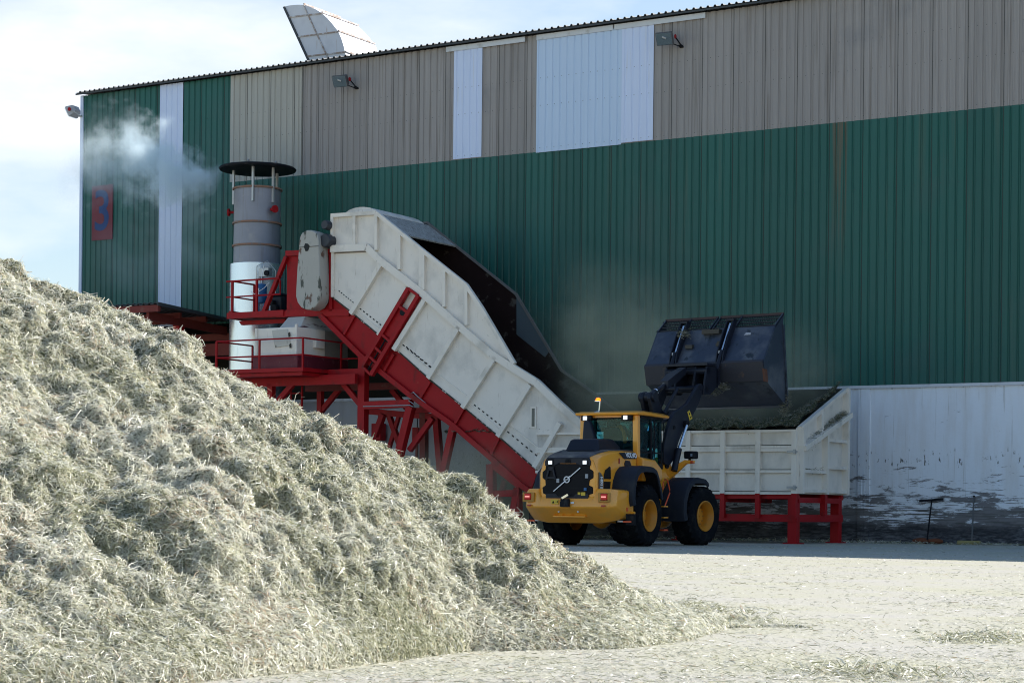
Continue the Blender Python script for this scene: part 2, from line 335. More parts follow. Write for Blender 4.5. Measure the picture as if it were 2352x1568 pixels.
sA, sB, sC = X(368, 300), X(421, 300), X(529, 300); w1a, w1b, w2a, w2b = X(1043, 250), X(1108, 250), X(1233, 250), X(1502, 200)
ZE, ZG, ZC, SE, SO = 16.55, 12.68, 4.62, 66., 18.6
ZO = 7.55
def sheet(name, mb, m): shed.part(mb, name, m, smooth=20, recalc=False)
sheet('green_cladding', cladding(S0 + .1, sA, ZO, ZE, 'green'), M['green'])
sheet('white_strip', cladding(sA, sB, ZO, ZE, 'white', -.03), M['white_clad'])
sheet('green_cladding', cladding(sB, sC, ZO, ZE, 'green'), M['green'])
sheet('green_cladding', cladding(sC, SO, ZO, ZG, 'green'), M['green'])
sheet('green_cladding', cladding(SO, SE, ZC + .06, ZG, 'green'), green_streak())
sL = X(692, 300); sheet('grey_cladding', cladding(sC, sL, ZG, ZE, 'grey', -.004), mat('paler_grey_cladding', (.43, .415, .375), .8, sheet=.06, var=.16, scale=1.6, stretch=(3.7, 1, .12), dirt=[((.2, .18, .15), .6, .85, 2., (3.5, 3, .1))]))
for a, b in ((sL, w1a), (w1b, w2a), (w2b, SE)): sheet('grey_cladding', cladding(a, b, ZG, ZE, 'grey', -.004), M['grey'])
sheet('white_cladding', cladding(w1a, w1b, ZG + .02, ZE - .14, 'white', -.035), M['white_clad'])
wm = w2a + (w2b - w2a) * .735
sheet('white_cladding', cladding(w2a, wm, ZG - .03, ZE - .14, 'white', -.035), mat('bluish_sheet_cladding', (.52, .64, .82), .45, var=.06, scale=1.3, stretch=(3.7, 1, .1)))
sheet('white_cladding', cladding(wm, w2b, ZG + .02, ZE - .14, 'white', -.038), M['white_clad'])
sheet('grey_cladding', cladding(w1a, w1b, ZG, ZE, 'grey', 0), M['grey']); sheet('grey_cladding', cladding(w2a, w2b, ZG, ZE, 'grey', 0), M['grey'])
mb = MB()
for k in range(2, int(SE / 1.072)):                 # side laps between neighbouring sheets
    s = k * 1.072 + .05
    if s > sC: mb.box(s, s + .014, -.012, .004, ZG + .01, ZE - .02)
    mb.box(s, s + .012, -.008, .004, (ZO if s < SO else ZC + .09), (ZE - .02 if s < sC else ZG - .01))
shed.part(mb, 'lap_seams', mat('dark_lap_seam', (.05, .05, .045), .8), recalc=False, smooth=0)['kind'] = 'stuff'
mb = MB()
for k in range(3, int(SE / PER)):                      # rows of fixing screws
    for z in (15.1, 14.2, ZG + .12, 10.6, 8.9, 6.6):
        s = (k + .0) * PER
        if z < ZO and s < SO: continue
        mb.box(s + .06, s + .075, -.012 - (.035 if (w1a < s < w1b or w2a < s < w2b) and z > ZG else 0), .01, z - .009, z + .009)
shed.part(mb, 'fixing_screws', M['roof'], recalc=False, smooth=0)['kind'] = 'stuff'
mb = MB(); mb.box(S0, SE, 0, .35, 0, ZC); mb.box(S0, SO, .35, .4, ZC - .3, ZC - .1)
pl0, pl1 = wy(k4(495, 300), 0).x, wy(k4(592, 300), 0).x; mb.box(pl0, pl1, -.05, .02, 0, ZC - .02); mb.box(pl0 + .10, pl0 + .125, -.062, -.04, 0, 1.9); mb.box(pl1 - .16, pl1 - .135, -.062, -.04, 0, 2.0)
shed.part(mb, 'concrete_wall', M['concwall'], smooth=0)
shed.part(MB().box(S0, SE, -.07, .1, ZC - .01, ZC + .08), 'flashing', M['trim'], smooth=0)
shed.part(MB().box(S0 - .02, S0 + .12, -.05, .3, 0, ZE), 'corner_post', M['white_clad'], smooth=0)
for a, b in ((w1a - .3, X(1208, 100)), (w2a, X(1410, 80)), (X(1410, 80) + .05, X(1622, 40))):
    shed.part(MB().box(a, b, -.075, -.045, ZE - .19, ZE - .02), 'eave_flashing', M['trim'], smooth=0)
mb = MB(); pts = []; k = 2
while k * .245 < SE + .5:
    c = k * .245; k += 1; pts += [(c, 0), (c + .14, 0), (c + .165, .055), (c + .215, .055)]
n = len(pts); vs = []
for t, (yy, zz) in enumerate(((-.26, ZE + .075), (32, ZE + 2.6), (-.26, ZE + .06), (32, ZE + 2.58))): vs += [(s, yy, zz + h) for s, h in pts]
fs = [(i, i + 1, n + i + 1, n + i) for i in range(n - 1)] + [(2 * n + i, 3 * n + i, 3 * n + i + 1, 2 * n + i + 1) for i in range(n - 1)] + [(i, 2 * n + i, 2 * n + i + 1, i + 1) for i in range(n - 1)]
mb.add(vs, fs); shed.part(mb, 'roof', M['roof'], recalc=False, smooth=0)
shed.part(MB().box(S0 - .10, SE + .5, -.24, -.20, ZE + .0, ZE + .055), 'fascia', M['roof'], smooth=0)
mb = MB()                                           # rest of the shell keeps the inside dark
mb.box(S0, S0 + .15, .1, 32, 0, ZE); mb.box(SE - .15, SE, .1, 32, 0, ZE); mb.box(S0, SE, 31.8, 32, 0, ZE); mb.box(S0 + .02, SE, 6, 6.1, 0, ZE); mb.box(S0 + .02, SE, .06, 6, ZO + .5, ZO + .6); mb.box(SO, SO + .1, .4, 6, 0, ZO + .5)
mb.box(S0, SE + .2, .3, 32, ZE - .05, ZE + .02)
shed.part(mb, 'inner_wall', M['dark'], smooth=0)

# number plate on the gable corner
sg = Thing('number_sign', 'dull red plate with a blue number 3 on the green cladding', 'sign', WF, (X(236, 490), 0, 11.0))
q0, q1 = wy((212, 428), -.05), wy((258, 549), -.05)
sg.part(MB().box(q0.x, q1.x, -.06, -.03, q1.z, q0.z), 'plate', M['signred'], smooth=0)
sg.part(text_mb('3', 2.15, ((q0.x + q1.x) / 2, -.064, (q0.z + q1.z) / 2), (1, 0, 0), (0, 0, 1), .0, .03, .86), 'numeral', M['signblue'], smooth=0)

# floodlights
def floodlight(px, label, yaw, off=.45):
    a = wy(px, 0); t = Thing('floodlight', label, 'floodlight', WF, a, 'floodlights on the shed wall')
    rot = Matrix.Rotation(R(yaw), 4, 'Z') @ Matrix.Rotation(R(28), 4, 'X')
    c = a + V((-.28 if yaw > -40 else -.26, -off, .12))
    T = lambda p: c + (rot @ (V(p) * .76))
    rect = lambda w_, h, y: [T((-w_, y, -h)), T((w_, y, -h)), T((w_, y, h)), T((-w_, y, h))]
    t.part(MB().loft([rect(.36, .27, -.2), rect(.36, .27, -.12), rect(.27, .19, .16), rect(.2, .12, .24)]), 'housing', mat('floodlight_housing', (.10, .10, .105) if yaw > -40 else (.42, .42, .44), .5), bevel=.012)
    t.part(MB().loft([rect(.33, .24, -.205), rect(.33, .24, -.215)]), 'reflector', mat('floodlight_reflector', (.30, .32, .33), .5, .0), smooth=0)
    t.part(MB().loft([[p + (rot @ V((0, 0, -.137))) for p in rect(.33, .06, -.209)], [p + (rot @ V((0, 0, -.137))) for p in rect(.33, .06, -.212)]]), 'shade_bar', M['black'], smooth=0)
    t.part(MB().tube([T((-.06, -.222, .1)), T((.10, -.222, .02))], .04), 'bulb', M['galv'])
    t.part(MB().loft([rect(.34, .25, -.245), rect(.34, .25, -.25)]), 'lamp_glass', M['lamp_glass'], smooth=0)
    t.part(MB().tube([T((.40, .02, 0)), T((.44, .02, 0))], .07, 10), 'knob', M['red'])
    mb = MB().bar(T((.40, .02, 0)), a + V((.10, -.12, -.10)), .03, .03).bar(T((-.38, .02, 0)), a + V((.04, -.1, -.12)), .03, .03); mb.bar(a + V((.07, -.14, -.10)), a + V((.07, .0, -.13)), .12, .05)
    t.part(mb, 'bracket', M['galv'] if yaw < -40 else M['black'], smooth=0)
floodlight((186, 262), 'floodlight on the pale corner post at the far left end of the shed', -80, .12)
floodlight((817, 196), 'floodlight with glass front on the grey cladding below the white roof hood', 6)
floodlight((1562, 100), 'floodlight on the grey cladding right beside the wide pale panel', 6)

# curved exhaust hood on the roof
YD = 4.
out = [wy(c2(*p), YD) for p in ((490, 725), (190, 78), (245, 64), (300, 57), (350, 55), (400, 57), (470, 76), (540, 106), (605, 145), (670, 205), (735, 280), (790, 350), (825, 430), (850, 510), (865, 575), (882, 650), (890, 760))]
out[0].z -= .6; out[0].x += .3; out[-1].z -= .6
DL = wx(c2(1010, 270), wy(c2(605, 145), YD).x).y - YD
hood = Thing('roof_exhaust_hood', 'white curved sheet metal exhaust hood standing above the shed roof', 'exhaust hood', WF, (out[0].x + 1, YD, ZE))
mw = mat('white_hood_sheet', (.66, .66, .70), .45, var=.05, dirt=[((.45, .33, .26), .64, .78, 2.5, (4, 4, .4)), ((.5, .5, .54), .55, .8, .6, (1, 1, 1))])
hood.part(MB().prism(out, (0, DL, 0)), 'hood_body', mw, smooth=25)
mr = mat('rusty_white_seam', (.36, .27, .22), .6, dirt=[((.6, .58, .58), .45, .6, 5, (1, 1, 1))])
pair = lambda a, b: (wy(c2(*a), YD - .02), wy(c2(*b), YD - .02))
for a, b in (((245, 193), (605, 150)), ((345, 408), (785, 352)), ((445, 622), (868, 575)), ((405, 60), (705, 705))):
    p, q = pair(a, b); hood.part(MB().bar(p, q, .035, .05), 'seam', mr, smooth=0)
p, q = pair((190, 78), (487, 725)); hood.part(MB().bar(p, q, .05, .08), 'edge_angle', M['roof'], smooth=0)
for a in ((605, 145), (787, 350), (868, 575), (405, 55)):
    p = wy(c2(*a), YD) + V((.02, 0, .03)); hood.part(MB().bar(p, p + V((0, DL, 0)), .05, .06), 'stiffener', mr, smooth=0)

# canopy of the side opening
cn = Thing('canopy', 'low canopy on rust red beams over the dark opening left of the tall stack', 'canopy', WF, (wx((521, 735), 8.0).x - 3, -.4, 0))
xc = wy((369, 699), -4).x
mb = MB(); pts = []
for k in range(int((xc + 3) / .25)): c = -3 + k * .25; pts += [(c, 0), (c + .13, 0), (c + .16, .05), (c + .22, .05)]
pts.append((xc, 0)); n = len(pts)
mb.add([(s, yy, zz + h) for yy, zz in ((-4.1, 7.88), (0.0, 7.66), (-4.1, 7.85), (0.0, 7.62)) for s, h in pts], [(i, i + 1, n + i + 1, n + i) for i in range(n - 1)] + [(2 * n + i, 3 * n + i, 3 * n + i + 1, 2 * n + i + 1) for i in range(n - 1)] + [(i, 2 * n + i, 2 * n + i + 1, i + 1) for i in range(n - 1)])
mb.add([(xc + .02, -4.15, 7.8), (xc + .02, 0, 7.58), (xc + .02, 0, 7.68), (xc + .02, -4.15, 7.92), (xc - .02, -4.15, 7.8), (xc - .02, 0, 7.58), (xc - .02, 0, 7.68), (xc - .02, -4.15, 7.92)], [(0, 1, 2, 3), (7, 6, 5, 4), (0, 4, 5, 1), (3, 2, 6, 7), (0, 3, 7, 4), (1, 5, 6, 2)])
cn.part(mb, 'roof_sheet', M['roof'], recalc=False, smooth=0)
cn.part(MB().box(-3, xc - .02, -4.1, -3.98, 7.6, 7.83), 'front_beam', M['red_old'], smooth=0)
for y in (-2.6, -1.2): cn.part(MB().box(-3, xc - .3, y - .05, y + .05, 7.5, 7.7), 'purlin', M['red_old'], smooth=0)
xr = wy(zc(740, 290), -3.9).x; cn.part(MB().bar((xr, -3.95, 7.5), (xr, .3, 7.3), .12, .3), 'rafter', M['red_old'], smooth=0)
pc = wy(zc(1270, 620), -2.2); cn.part(MB().box(pc.x - .14, pc.x + .14, -2.35, -2.05, 0, 7.35), 'post', M['red'], smooth=0)
cn.part(MB().box(0, pc.x + 2.2, .5, .7, 7.0, 7.25), 'beam', M['red_old'], smooth=0)
a, b = wy(zc(1375, 850), -1.2), wy(zc(1610, 1000), -1.2)
cn.part(MB().box(a.x, b.x, -1.4, -.9, 0, a.z).box(b.x, b.x + 1.8, -1.2, -1.0, a.z - .55, a.z - .12), 'feed_frame', M['red_old'], smooth=0)

# exhaust stack
YS = -2.0; c0 = wy((591, 480), YS); sx = c0.x
z_ = lambda py: wy((591, py), YS).z
st = Thing('exhaust_stack', 'tall round exhaust stack with a flat cap and bright metal lower jacket, smoking', 'chimney', WF, (sx, YS, 0))
r1 = .815
st.part(MB().lathe([(.925, 0), (.925, z_(609)), (r1, z_(608) + .02)], (sx, YS, 0), (0, 0, 1), 48, False), 'metal_jacket', M['alu'])
for a, b in ((608, 567), (567, 515), (515, 435)):
    st.part(MB().lathe([(r1, z_(a)), (r1 - .01, z_(b))], (sx, YS, 0), (0, 0, 1), 48, False), 'stack_section', M['stack'])
for py in (567, 515, 436): st.part(MB().lathe([(r1 - .05, z_(py) - .03), (r1 + .05, z_(py) - .03), (r1 + .05, z_(py) + .03), (r1 - .05, z_(py) + .03)], (sx, YS, 0), (0, 0, 1), 48, False), 'flange_ring', M['ring'])
zcap = z_(392)
st.part(MB().lathe([(.01, zcap + .02), (1.32, zcap), (1.345, zcap + .05), (1.30, zcap + .09), (.02, zcap + .3)], (sx, YS, 0), (0, 0, 1), 48), 'rain_cap', M['black'])
for an in (-152, -62, -12, 75):
    x, y = sx + .84 * math.cos(R(an)), YS + .84 * math.sin(R(an))
    st.part(MB().box(x - .04, x + .04, y - .03, y + .03, z_(470) + (.0 if an != -15 else -.15), zcap + .04), 'cap_strut', M['galv'], smooth=0)
for an in (-80, 10):
    x, y = sx + .7 * math.cos(R(an)), YS + .7 * math.sin(R(an)); st.part(MB().lathe([(.02, 0), (.05, 0), (.05, .05), (.02, .05)], (x, y, zcap + .24), (1, 0, 0), 8), 'lifting_eye', M['galv'])
for px in (552, 632):
    d = wy((px, 488), YS); o = V((d.x, YS - math.sqrt(max(0, 1 - ((d.x - sx) / r1) ** 2)) * r1, z_(487)))
    nrm = (o - V((sx, YS, o.z))).normalized(); st.part(MB().lathe([(.05, 0), (.05, .2), (.13, .2), (.13, .26), (.01, .26)], o - nrm * .02, nrm, 14), 'port', M['red'])
a, b = wy(zp(490, 400), -2.9), wy(zp(605, 490), -2.9)
st.part(MB().box(a.x, b.x, -3.0, -2.8, b.z, a.z).tube([(a.x - .2, -2.85, a.z - .8), (a.x - .15, -2.9, a.z + .1), (a.x + .3, -2.9, a.z + .25), (b.x + .2, -2.85, a.z - .1), (b.x + .2, -2.85, a.z - 1)], .015, 6), 'control_box', M['galv'], smooth=20)
st.part(MB().tube([(b.x - .05, -3.06, a.z - .18), (b.x - .05, -3.0, a.z - .18)], .1, 12), 'gauge', M['black'])

# ------------------------------------------------------------------ inclined conveyor
YN, YF = -4.98, -2.1
N5 = lambda *l: [wy(k5(*p), YN) for p in l]
NZ = lambda *l: [wy(z5(*p), YN) for p in l]
og = lambda x, y: (x / 1.632653, y / 1.632653)
cv = Thing('inclined_conveyor', 'cream panelled inclined conveyor on red steel trestles rising from the feed hopper', 'conveyor', WF, (20, -3.5, 0))
rail = N5((290, 460), (555, 447), (640, 535), (950, 775), (1225, 1020), (1470, 1230), (1640, 1312)) + NZ((1830, 300), (2010, 475)) + [wy(og(2330, 1722), YN)]
rail[6] = wy(k5(1645, 1345), YN)
bot = N5((288, 812), (420, 915)) + NZ((640, 20), (930, 280), (1200, 500), (1500, 750), (1830, 1040)) + [wy(og(2105, 1840), YN)]
top = N5((290, 215), (620, 195), (957, 470), (1278, 725), (1390, 890), (1632, 1302))
cv.part(MB().prism(rail + bot[::-1], (0, .06, 0)), 'side_panel', M['cream_flat'], smooth=0)
cv.part(MB().prism(top + [p for p in rail[::-1] if p.x < top[-1].x - .2], (0, .05, 0)), 'upper_panel', M['cream_flat'], smooth=0)
def bars(mb, pts, w, h, dy=0.):
    for p, q in zip(pts, pts[1:]): mb.bar(p + V((0, dy, 0)), q + V((0, dy, 0)), w, h, (0, 1, 0))
    return mb
mb = MB(); bars(mb, rail, .22, .15, -.075)
bars(mb, [bot[0] + V((.04, 0, 0)), rail[0] + V((.04, 0, 0))], .10, .08, -.04)
for a, b in (((655, 575), (437, 935)), ((850, 745), (640, 1095)), ((978, 835), (752, 1200)), ((1232, 1032), (1005, 1408))): bars(mb, N5(a, b), .15, .15, -.075)
for a, b in (((1490, 85), (1212, 512)), ((1778, 322), (1508, 752)), ((2030, 640), (1815, 1010))): bars(mb, NZ(a, b), .15, .15, -.075)
cv.part(mb, 'panel_rib', M['cream'], smooth=0)
cv.part(bars(MB(), [p + V((0, 0, -.13)) for p in rail], .025, .03, -.012), 'dark_edge_line', mat('rib_shade_grime', (.16, .13, .10), .9, var=.5, scale=7), smooth=0)  # dark line under the rail paints in rib shading along with grime
cv.part(bars(MB(), bot, .035, .05, -.01), 'dark_edge_line', mat('dark_edge_grime', (.05, .045, .035), .9, var=.5, scale=9, dirt=[((.5, .46, .41), .56, .6, 6, (1, 1, 1))]), smooth=0)
mb = MB(); bars(mb, top, .12, .13, -.06)
for a, b in (((298, 220), (298, 440)), ((460, 210), (460, 430)), ((620, 200), (620, 468)), ((792, 345), (790, 610)), ((950, 475), (945, 755)), ((968, 485), (966, 760)), ((1120, 612), (1120, 885)), ((1282, 735), (1284, 1018))): bars(mb, N5(a, b), .10, .12, -.06)
cv.part(mb, 'upper_rib', M['cream'], smooth=0)
mb = MB()
for a, b, f in (((335, 765), (445, 855), N5), ((490, 895), (650, 1020), N5), ((805, 1160), (1015, 1330), N5), ((1295, 485), (1525, 665), NZ), ((1575, 710), (1830, 920), NZ), ((725, 0), (940, 175), NZ)):
    p, q = f(a, b)
    for k in range(7): cv.part(bars(MB(), [p.lerp(q, (k + .0) / 6.6), p.lerp(q, (k + .42) / 6.6)], .035, .02, -.005), 'vent_slot', M['dark'], smooth=0)
mb = MB()
for a, b, f in (((300, 745), (470, 880), N5), ((462, 905), (655, 1065), N5), ((790, 1165), (1010, 1345), N5), ((1060, 1375), (1280, 1540), N5), ((1240, 465), (1520, 700), NZ), ((1590, 655), (1865, 870), NZ)): cv.part(bars(MB(), f(a, b), .03, .03, -.012), 'seam', M['cream'], smooth=0)
p = NZ((1772, 503), (1818, 682)); cv.part(MB().box(p[0].x, p[1].x, YN - .03, YN, p[1].z, p[0].z), 'window_frame', M['cream'], smooth=0)
fr_ = cv.e.children[-1]; MBp = MB().box(p[0].x + .05, p[1].x - .05, YN - .036, YN - .03, p[1].z + .05, p[0].z - .05); MBp.build('pane', mat('dark_window_pane', (.06, .08, .09), .1), fr_, cv.base, smooth=0)
# red trough side below the cream panels
rb = N5((200, 945)) + NZ((345, 75), (760, 405), (1105, 645), (1430, 925), (1695, 1165)) + NZ((1760, 1210))
tp = N5((290, 770)) + bot[1:7]
cv.part(MB().prism([rb[0] + V((-.02, .07, 0)), N5((200, 860))[0] + V((-.02, .07, 0))] + [p + V((0, .07, .1)) for p in tp] + [p + V((0, .07, 0)) for p in rb[::-1][:-1]], (0, .06, 0)), 'trough_side', M['red'], smooth=0)
mb = MB(); bars(mb, rb, .16, .16, .02)
for a, b, f in (((450, 945), (372, 1085), N5), ((665, 1120), (585, 1265), N5)): bars(mb, f(a, b), .08, .08, .02)
for a, b in (((925, 290), (840, 430)), ((1205, 520), (1125, 660)), ((1505, 760), (1425, 920)), ((620, 60), (540, 200))): bars(mb, NZ(a, b), .09, .09, .02)
cv.part(mb, 'trough_flange', M['red'], smooth=0)
# far side, floor belt, covers
fart = [wy(k5(*p), YF) for p in ((620, 195), (990, 265), (1190, 430), (1640, 790), (1885, 1200), (1975, 1350), (2156, 1475))] + [wy(og(2340, 1560), YF)]
fart[0] = V((top[0].x, YF, fart[1].z)); fb = [V((p.x, YF, p.z)) for p in bot]; fb[-1].x = fart[-1].x
cv.part(MB().prism(fart + fb[::-1], (0, .06, 0)), 'far_side', M['rust_in'], smooth=0)
wp_ = [wy(k5(*p), YF - .02) for p in ((1640, 808), (1640, 1085), (1850, 1252), (1880, 1208))]
cv.part(MB().prism(wp_, (0, .012, 0)), 'far_window_sheet', mat('dusty_window_sheet_grey', (.10, .125, .14), .25), smooth=0)
mb = MB(); bars(mb, fart, .07, .09, -.02); cv.part(mb, 'far_edge_rail', mat('dusty_edge_rail', (.16, .15, .14), .7), smooth=0)
fl = [p + V((0, .06, .12)) for p in bot]; n = len(fl)
cv.part(MB().add([p for p in fl] + [V((p.x, YF, p.z)) for p in fl] + [p + V((0, 0, -.08)) for p in fl] + [V((p.x, YF, p.z - .08)) for p in fl],
        [(i, i + 1, n + i + 1, n + i) for i in range(n - 1)] + [(2 * n + i, 3 * n + i, 3 * n + i + 1, 2 * n + i + 1) for i in range(n - 1)]), 'belt', M['rust_in'], smooth=0)
mb = MB().box(top[0].x, top[0].x + .06, YN + .05, YF, bot[0].z, top[0].z); cv.part(mb, 'head_end_plate', M['cream_flat'], smooth=0)
a, b = N5((625, 197), (838, 357)); cv.part(MB().prism([a, b, b + V((-.02, 0, -.04)), a + V((-.02, 0, -.04))], (0, YF - YN, 0)).prism([top[0], a, a + V((0, 0, -.04)), top[0] + V((0, 0, -.04))], (0, YF - YN, 0)), 'top_cover', M['cover'], smooth=0)
arc = [wy(k5(*p), YN + .3) for p in ((370, 206), (385, 190), (410, 172), (445, 158), (485, 150), (520, 149), (560, 154), (600, 170), (640, 196))]
cv.part(MB().prism(arc + [arc[-1] + V((0, 0, -.05)), arc[0] + V((0, 0, -.05))], (0, YF - YN - .4, 0)), 'rounded_cover', M['cream'], smooth=35)
# head frame, belt guard, motors
hp = [wy(zp(*p), YN + .12) for p in ((805, 195), (1340, 172), (1340, 900), (1545, 892), (1545, 945), (800, 965))]
cv.part(MB().prism(hp, (0, .08, 0)), 'head_plate', M['red'], smooth=0)
mb = MB()
for a, b, w_ in (((800, 222), (1330, 200), .17), ((1330, 180), (1330, 900), .12), ((490, 940), (800, 935), .2), ((800, 925), (1545, 915), .22), ((800, 260), (530, 915), .12)):
    p, q = wy(zp(*a), YN + .06), wy(zp(*b), YN + .06); mb.bar(p, q, w_, .14, (0, 1, 0))
cv.part(mb, 'head_frame', M['red'], smooth=0)
gd = [wy(k5(*p), YN - .5) for p in ((45, 385), (50, 362), (66, 337), (95, 320), (128, 318), (155, 330), (175, 352), (183, 385), (187, 480), (194, 640), (196, 790), (187, 840), (163, 880), (125, 903), (90, 902), (55, 885), (30, 850), (18, 805), (20, 740), (28, 600), (38, 470))]
cv.part(MB().prism(gd, (0, .52, 0)), 'belt_guard', M['guardp'], bevel=.03, smooth=30)
g = cv.e.children[-1]
p, q = wy(k5(40, 446), YN - .505), wy(k5(185, 436), YN - .505); MB().bar(p, q, .015, .02, (0, 1, 0)).build('joint', M['dark'], g, cv.base, smooth=0)
h = wy(k5(97, 445), YN - .51); MB().prism([h + V((x, 0, z)) for x, z in ((-.11, .02), (-.06, .13), (.05, .11), (.12, .03), (.06, -.12), (-.04, -.13))], (0, .02, 0)).build('torn_hole', M['dark'], g, cv.base, smooth=0)
for (px, r_) in (((262, 286), .15), ((262, 400), .22)):
    o = wy(k5(*px), YN - .1); cv.part(MB().lathe([(.02, -.25), (r_ * .85, -.25), (r_, -.2), (r_, .3), (.03, .3)], o, (0, 1, 0), 18), 'drive_motor', mat('dark_motor', (.035, .04, .05), .5))
# red tension frame across the panel
tf = N5((868, 752), (942, 805), (595, 1385), (530, 1322))
mb = MB(); L_ = [p + V((0, -.14, 0)) for p in tf]
mb.bar(L_[0], L_[3], .13, .16, (0, 1, 0)).bar(L_[1], L_[2], .13, .16, (0, 1, 0))
for t in (0, .215, .58, .74, .86, 1): mb.bar(L_[0].lerp(L_[3], t), L_[1].lerp(L_[2], t), .08, .14, (0, 1, 0))
cv.part(mb, 'tension_frame', M['red'], smooth=0)
t = cv.e.children[-1]
e = [L_[0].lerp(L_[3], .22), L_[1].lerp(L_[2], .22), L_[1].lerp(L_[2], .57), L_[0].lerp(L_[3], .57)]; MB().prism([p + V((0, .02, 0)) for p in e], (0, .05, 0)).build('slide_plate', M['red'], t, cv.base, smooth=0)
o = wy(k5(808, 925), YN - .12); MB().lathe([(.01, 0), (.10, 0), (.10, .06), (.01, .06)], o, (0, -1, 0), 14).build('bearing', M['black'], t, cv.base)
MB().tube([L_[0].lerp(L_[1], .5).lerp(L_[3].lerp(L_[2], .5), .58), L_[3].lerp(L_[2], .5)], .025).build('tension_screw', M['black'], t, cv.base)
# trestles
def leg(a, b, y, w_=.22, name='leg', f=k6, m='red', ground=True):
    p, q = wy(f(*a), y), wy(f(*b), y)
    if ground and q.z > 0: q = p + (q - p) * (p.z / (p.z - q.z))
    cv.part(MB().bar(p, q, w_, w_, (0, 1, 0)), name, M[m], smooth=0)
leg((1350, 540), (1205, 1130), YN + .12, .24); leg((1943, 825), (1800, 1470), YN + .12, .2); leg((1705, 705), (1762, 1400), YF - .2, .2); leg((1530, 460), (1530, 1250), YF, .22, m='red_old')
leg((265, 380), (265, 960), YN + .12, .24, f=z7); leg((690, 760), (612, 1200), YN + .12, .2, f=z7); leg((480, 640), (440, 800), YF, .16, f=z7)
for a, b, y, w_, f in (((690, 525), (1360, 492), YN + .12, .24, k6), ((720, 600), (1290, 652), YF, .2, k6), ((1290, 648), (1900, 700), YF, .2, k6), ((1390, 590), (1740, 585), YF - .6, .16, k6), ((1040, 655), (1215, 1140), YF, .16, k6), ((1185, 655), (1045, 1110), YF, .12, k6), ((960, 645), (845, 950), YN + 1, .18, k6), ((1655, 700), (1330, 1150), YN + .3, .16, k6), ((1080, 300), (1290, 560), YF, .16, k6),
                      ((250, 852), (700, 838), YN + .12, .2, z7), ((280, 380), (735, 735), YN + .1, .18, z7)):
    leg(a, b, y, w_, 'brace', f, ground=False)
cv.part(MB().tube([wy(k6(*p), YN - .02) for p in ((680, 535), (1330, 518), (1380, 540), (1390, 500), (1320, 460), (1345, 360), (1380, 335), (1445, 400), (1840, 735), (1915, 775))], .018, 6), 'conduit', M['galv'])
for i, (a, b) in enumerate((((815, 775), (945, 1010)), ((1385, 830), (1465, 1030)))):
    p, q = wy(k6(*a), -.35), wy(k6(*b), -.35)
    eb = Thing('electrical_cabinet', ('dark red cabinet under the conveyor, nearer the tall red post', 'dark red cabinet under the conveyor, behind the crossed braces')[i], 'cabinet', WF, (p.x, -.2, 0), 'red cabinets below the conveyor')
    eb.part(MB().box(p.x, q.x, -.45, -.12, q.z, p.z), 'cabinet_body', M['red'], bevel=.02); eb.part(MB().box((p.x + q.x) / 2 - .04, (p.x + q.x) / 2 + .04, -.35, -.27, 0, q.z), 'stand', M['red_old'], smooth=0)
    eb.part(MB().tube([((p.x + q.x) / 2, -.3, p.z), ((p.x + q.x) / 2, -.3, p.z + .35), ((p.x + q.x) / 2 + .02, -.3, p.z + .5)], .02, 6), 'cable', M['cable'])

# ------------------------------------------------------------------ upper service platform
YU = YN - .05
up = Thing('service_platform', 'upper red steel platform with railing beside the shiny stack', 'platform', WF, (wy(zp(300, 950), YU).x, YU + 1, 0))
a, b = wy(zp(95, 920), YU), wy(zp(545, 965), YU); xh = hp[0].x
up.part(MB().box(a.x, xh, YU, YU + .1, b.z, wy(zp(300, 908), YU).z), 'edge_beam', M['red'], smooth=0)
up.part(MB().box(a.x + .02, xh, YU + .1, YU + 2.0, b.z + .02, b.z + .1), 'deck', M['red_old'], smooth=0)
up.part(MB().box(a.x, a.x + .1, YU + .1, YU + 1.6, b.z, b.z + .27), 'end_beam', M['red'], smooth=0)
q = wy(zp(235, 1015), YU + .5); q2 = wy(zp(265, 1062), YU + .5); q3 = wy(zp(780, 1035), YU + .5)
up.part(MB().prism([q, q2, V((q3.x, q2.y, q2.z)), V((q3.x, q2.y, q.z))], (0, .12, 0)), 'support_beam', M['red'], smooth=0)
zt, zm, zb = wy(zp(150, 545), YU).z, wy(zp(150, 730), YU).z, b.z + .2
xs = [wy(zp(x, 700), YU).x for x in (150, 437)]; xe = wy(zp(700, 500), YU).x
for x in xs: up.part(MB().bar((x, YU + .05, zb), (x, YU + .05, zt), .07), 'rail_post', M['red'], smooth=0)
up.part(MB().bar((xs[0], YU + 1.2, zb), (xs[0], YU + 1.2, zt), .06), 'rail_post', M['red'], smooth=0)
up.part(MB().tube([(xs[0] - .25, YU + .05, zt), (xe, YU + .05, zt), (xe + .05, YU + .05, zt - .1), (xe + .05, YU + .05, zm), (xs[1], YU + .05, zm)], .03).tube([(xs[0], YU + .05, zt), (xs[0], YU + 1.2, zt)], .03), 'top_rail', M['red'])
up.part(MB().tube([(xs[0] - .25, YU + .05, zm), (xe, YU + .05, zm)], .025).tube([(xs[0], YU + .05, zm), (xs[0], YU + 1.2, zm)], .025), 'middle_rail', M['red'])
bx0, bx1 = wy(zp(450, 700), YU + .8), wy(zp(553, 700), YU + .8); bt, bb = wy(zp(500, 575), YU + .8).z, wy(zp(500, 812), YU + .8).z; r_ = (bx1.x - bx0.x) / 2; bc = (bx0.x + bx1.x) / 2
tk = Thing('air_tank', 'blue pressure tank behind the upper platform railing', 'tank', WF, (bc, YU + .8, b.z + .1))
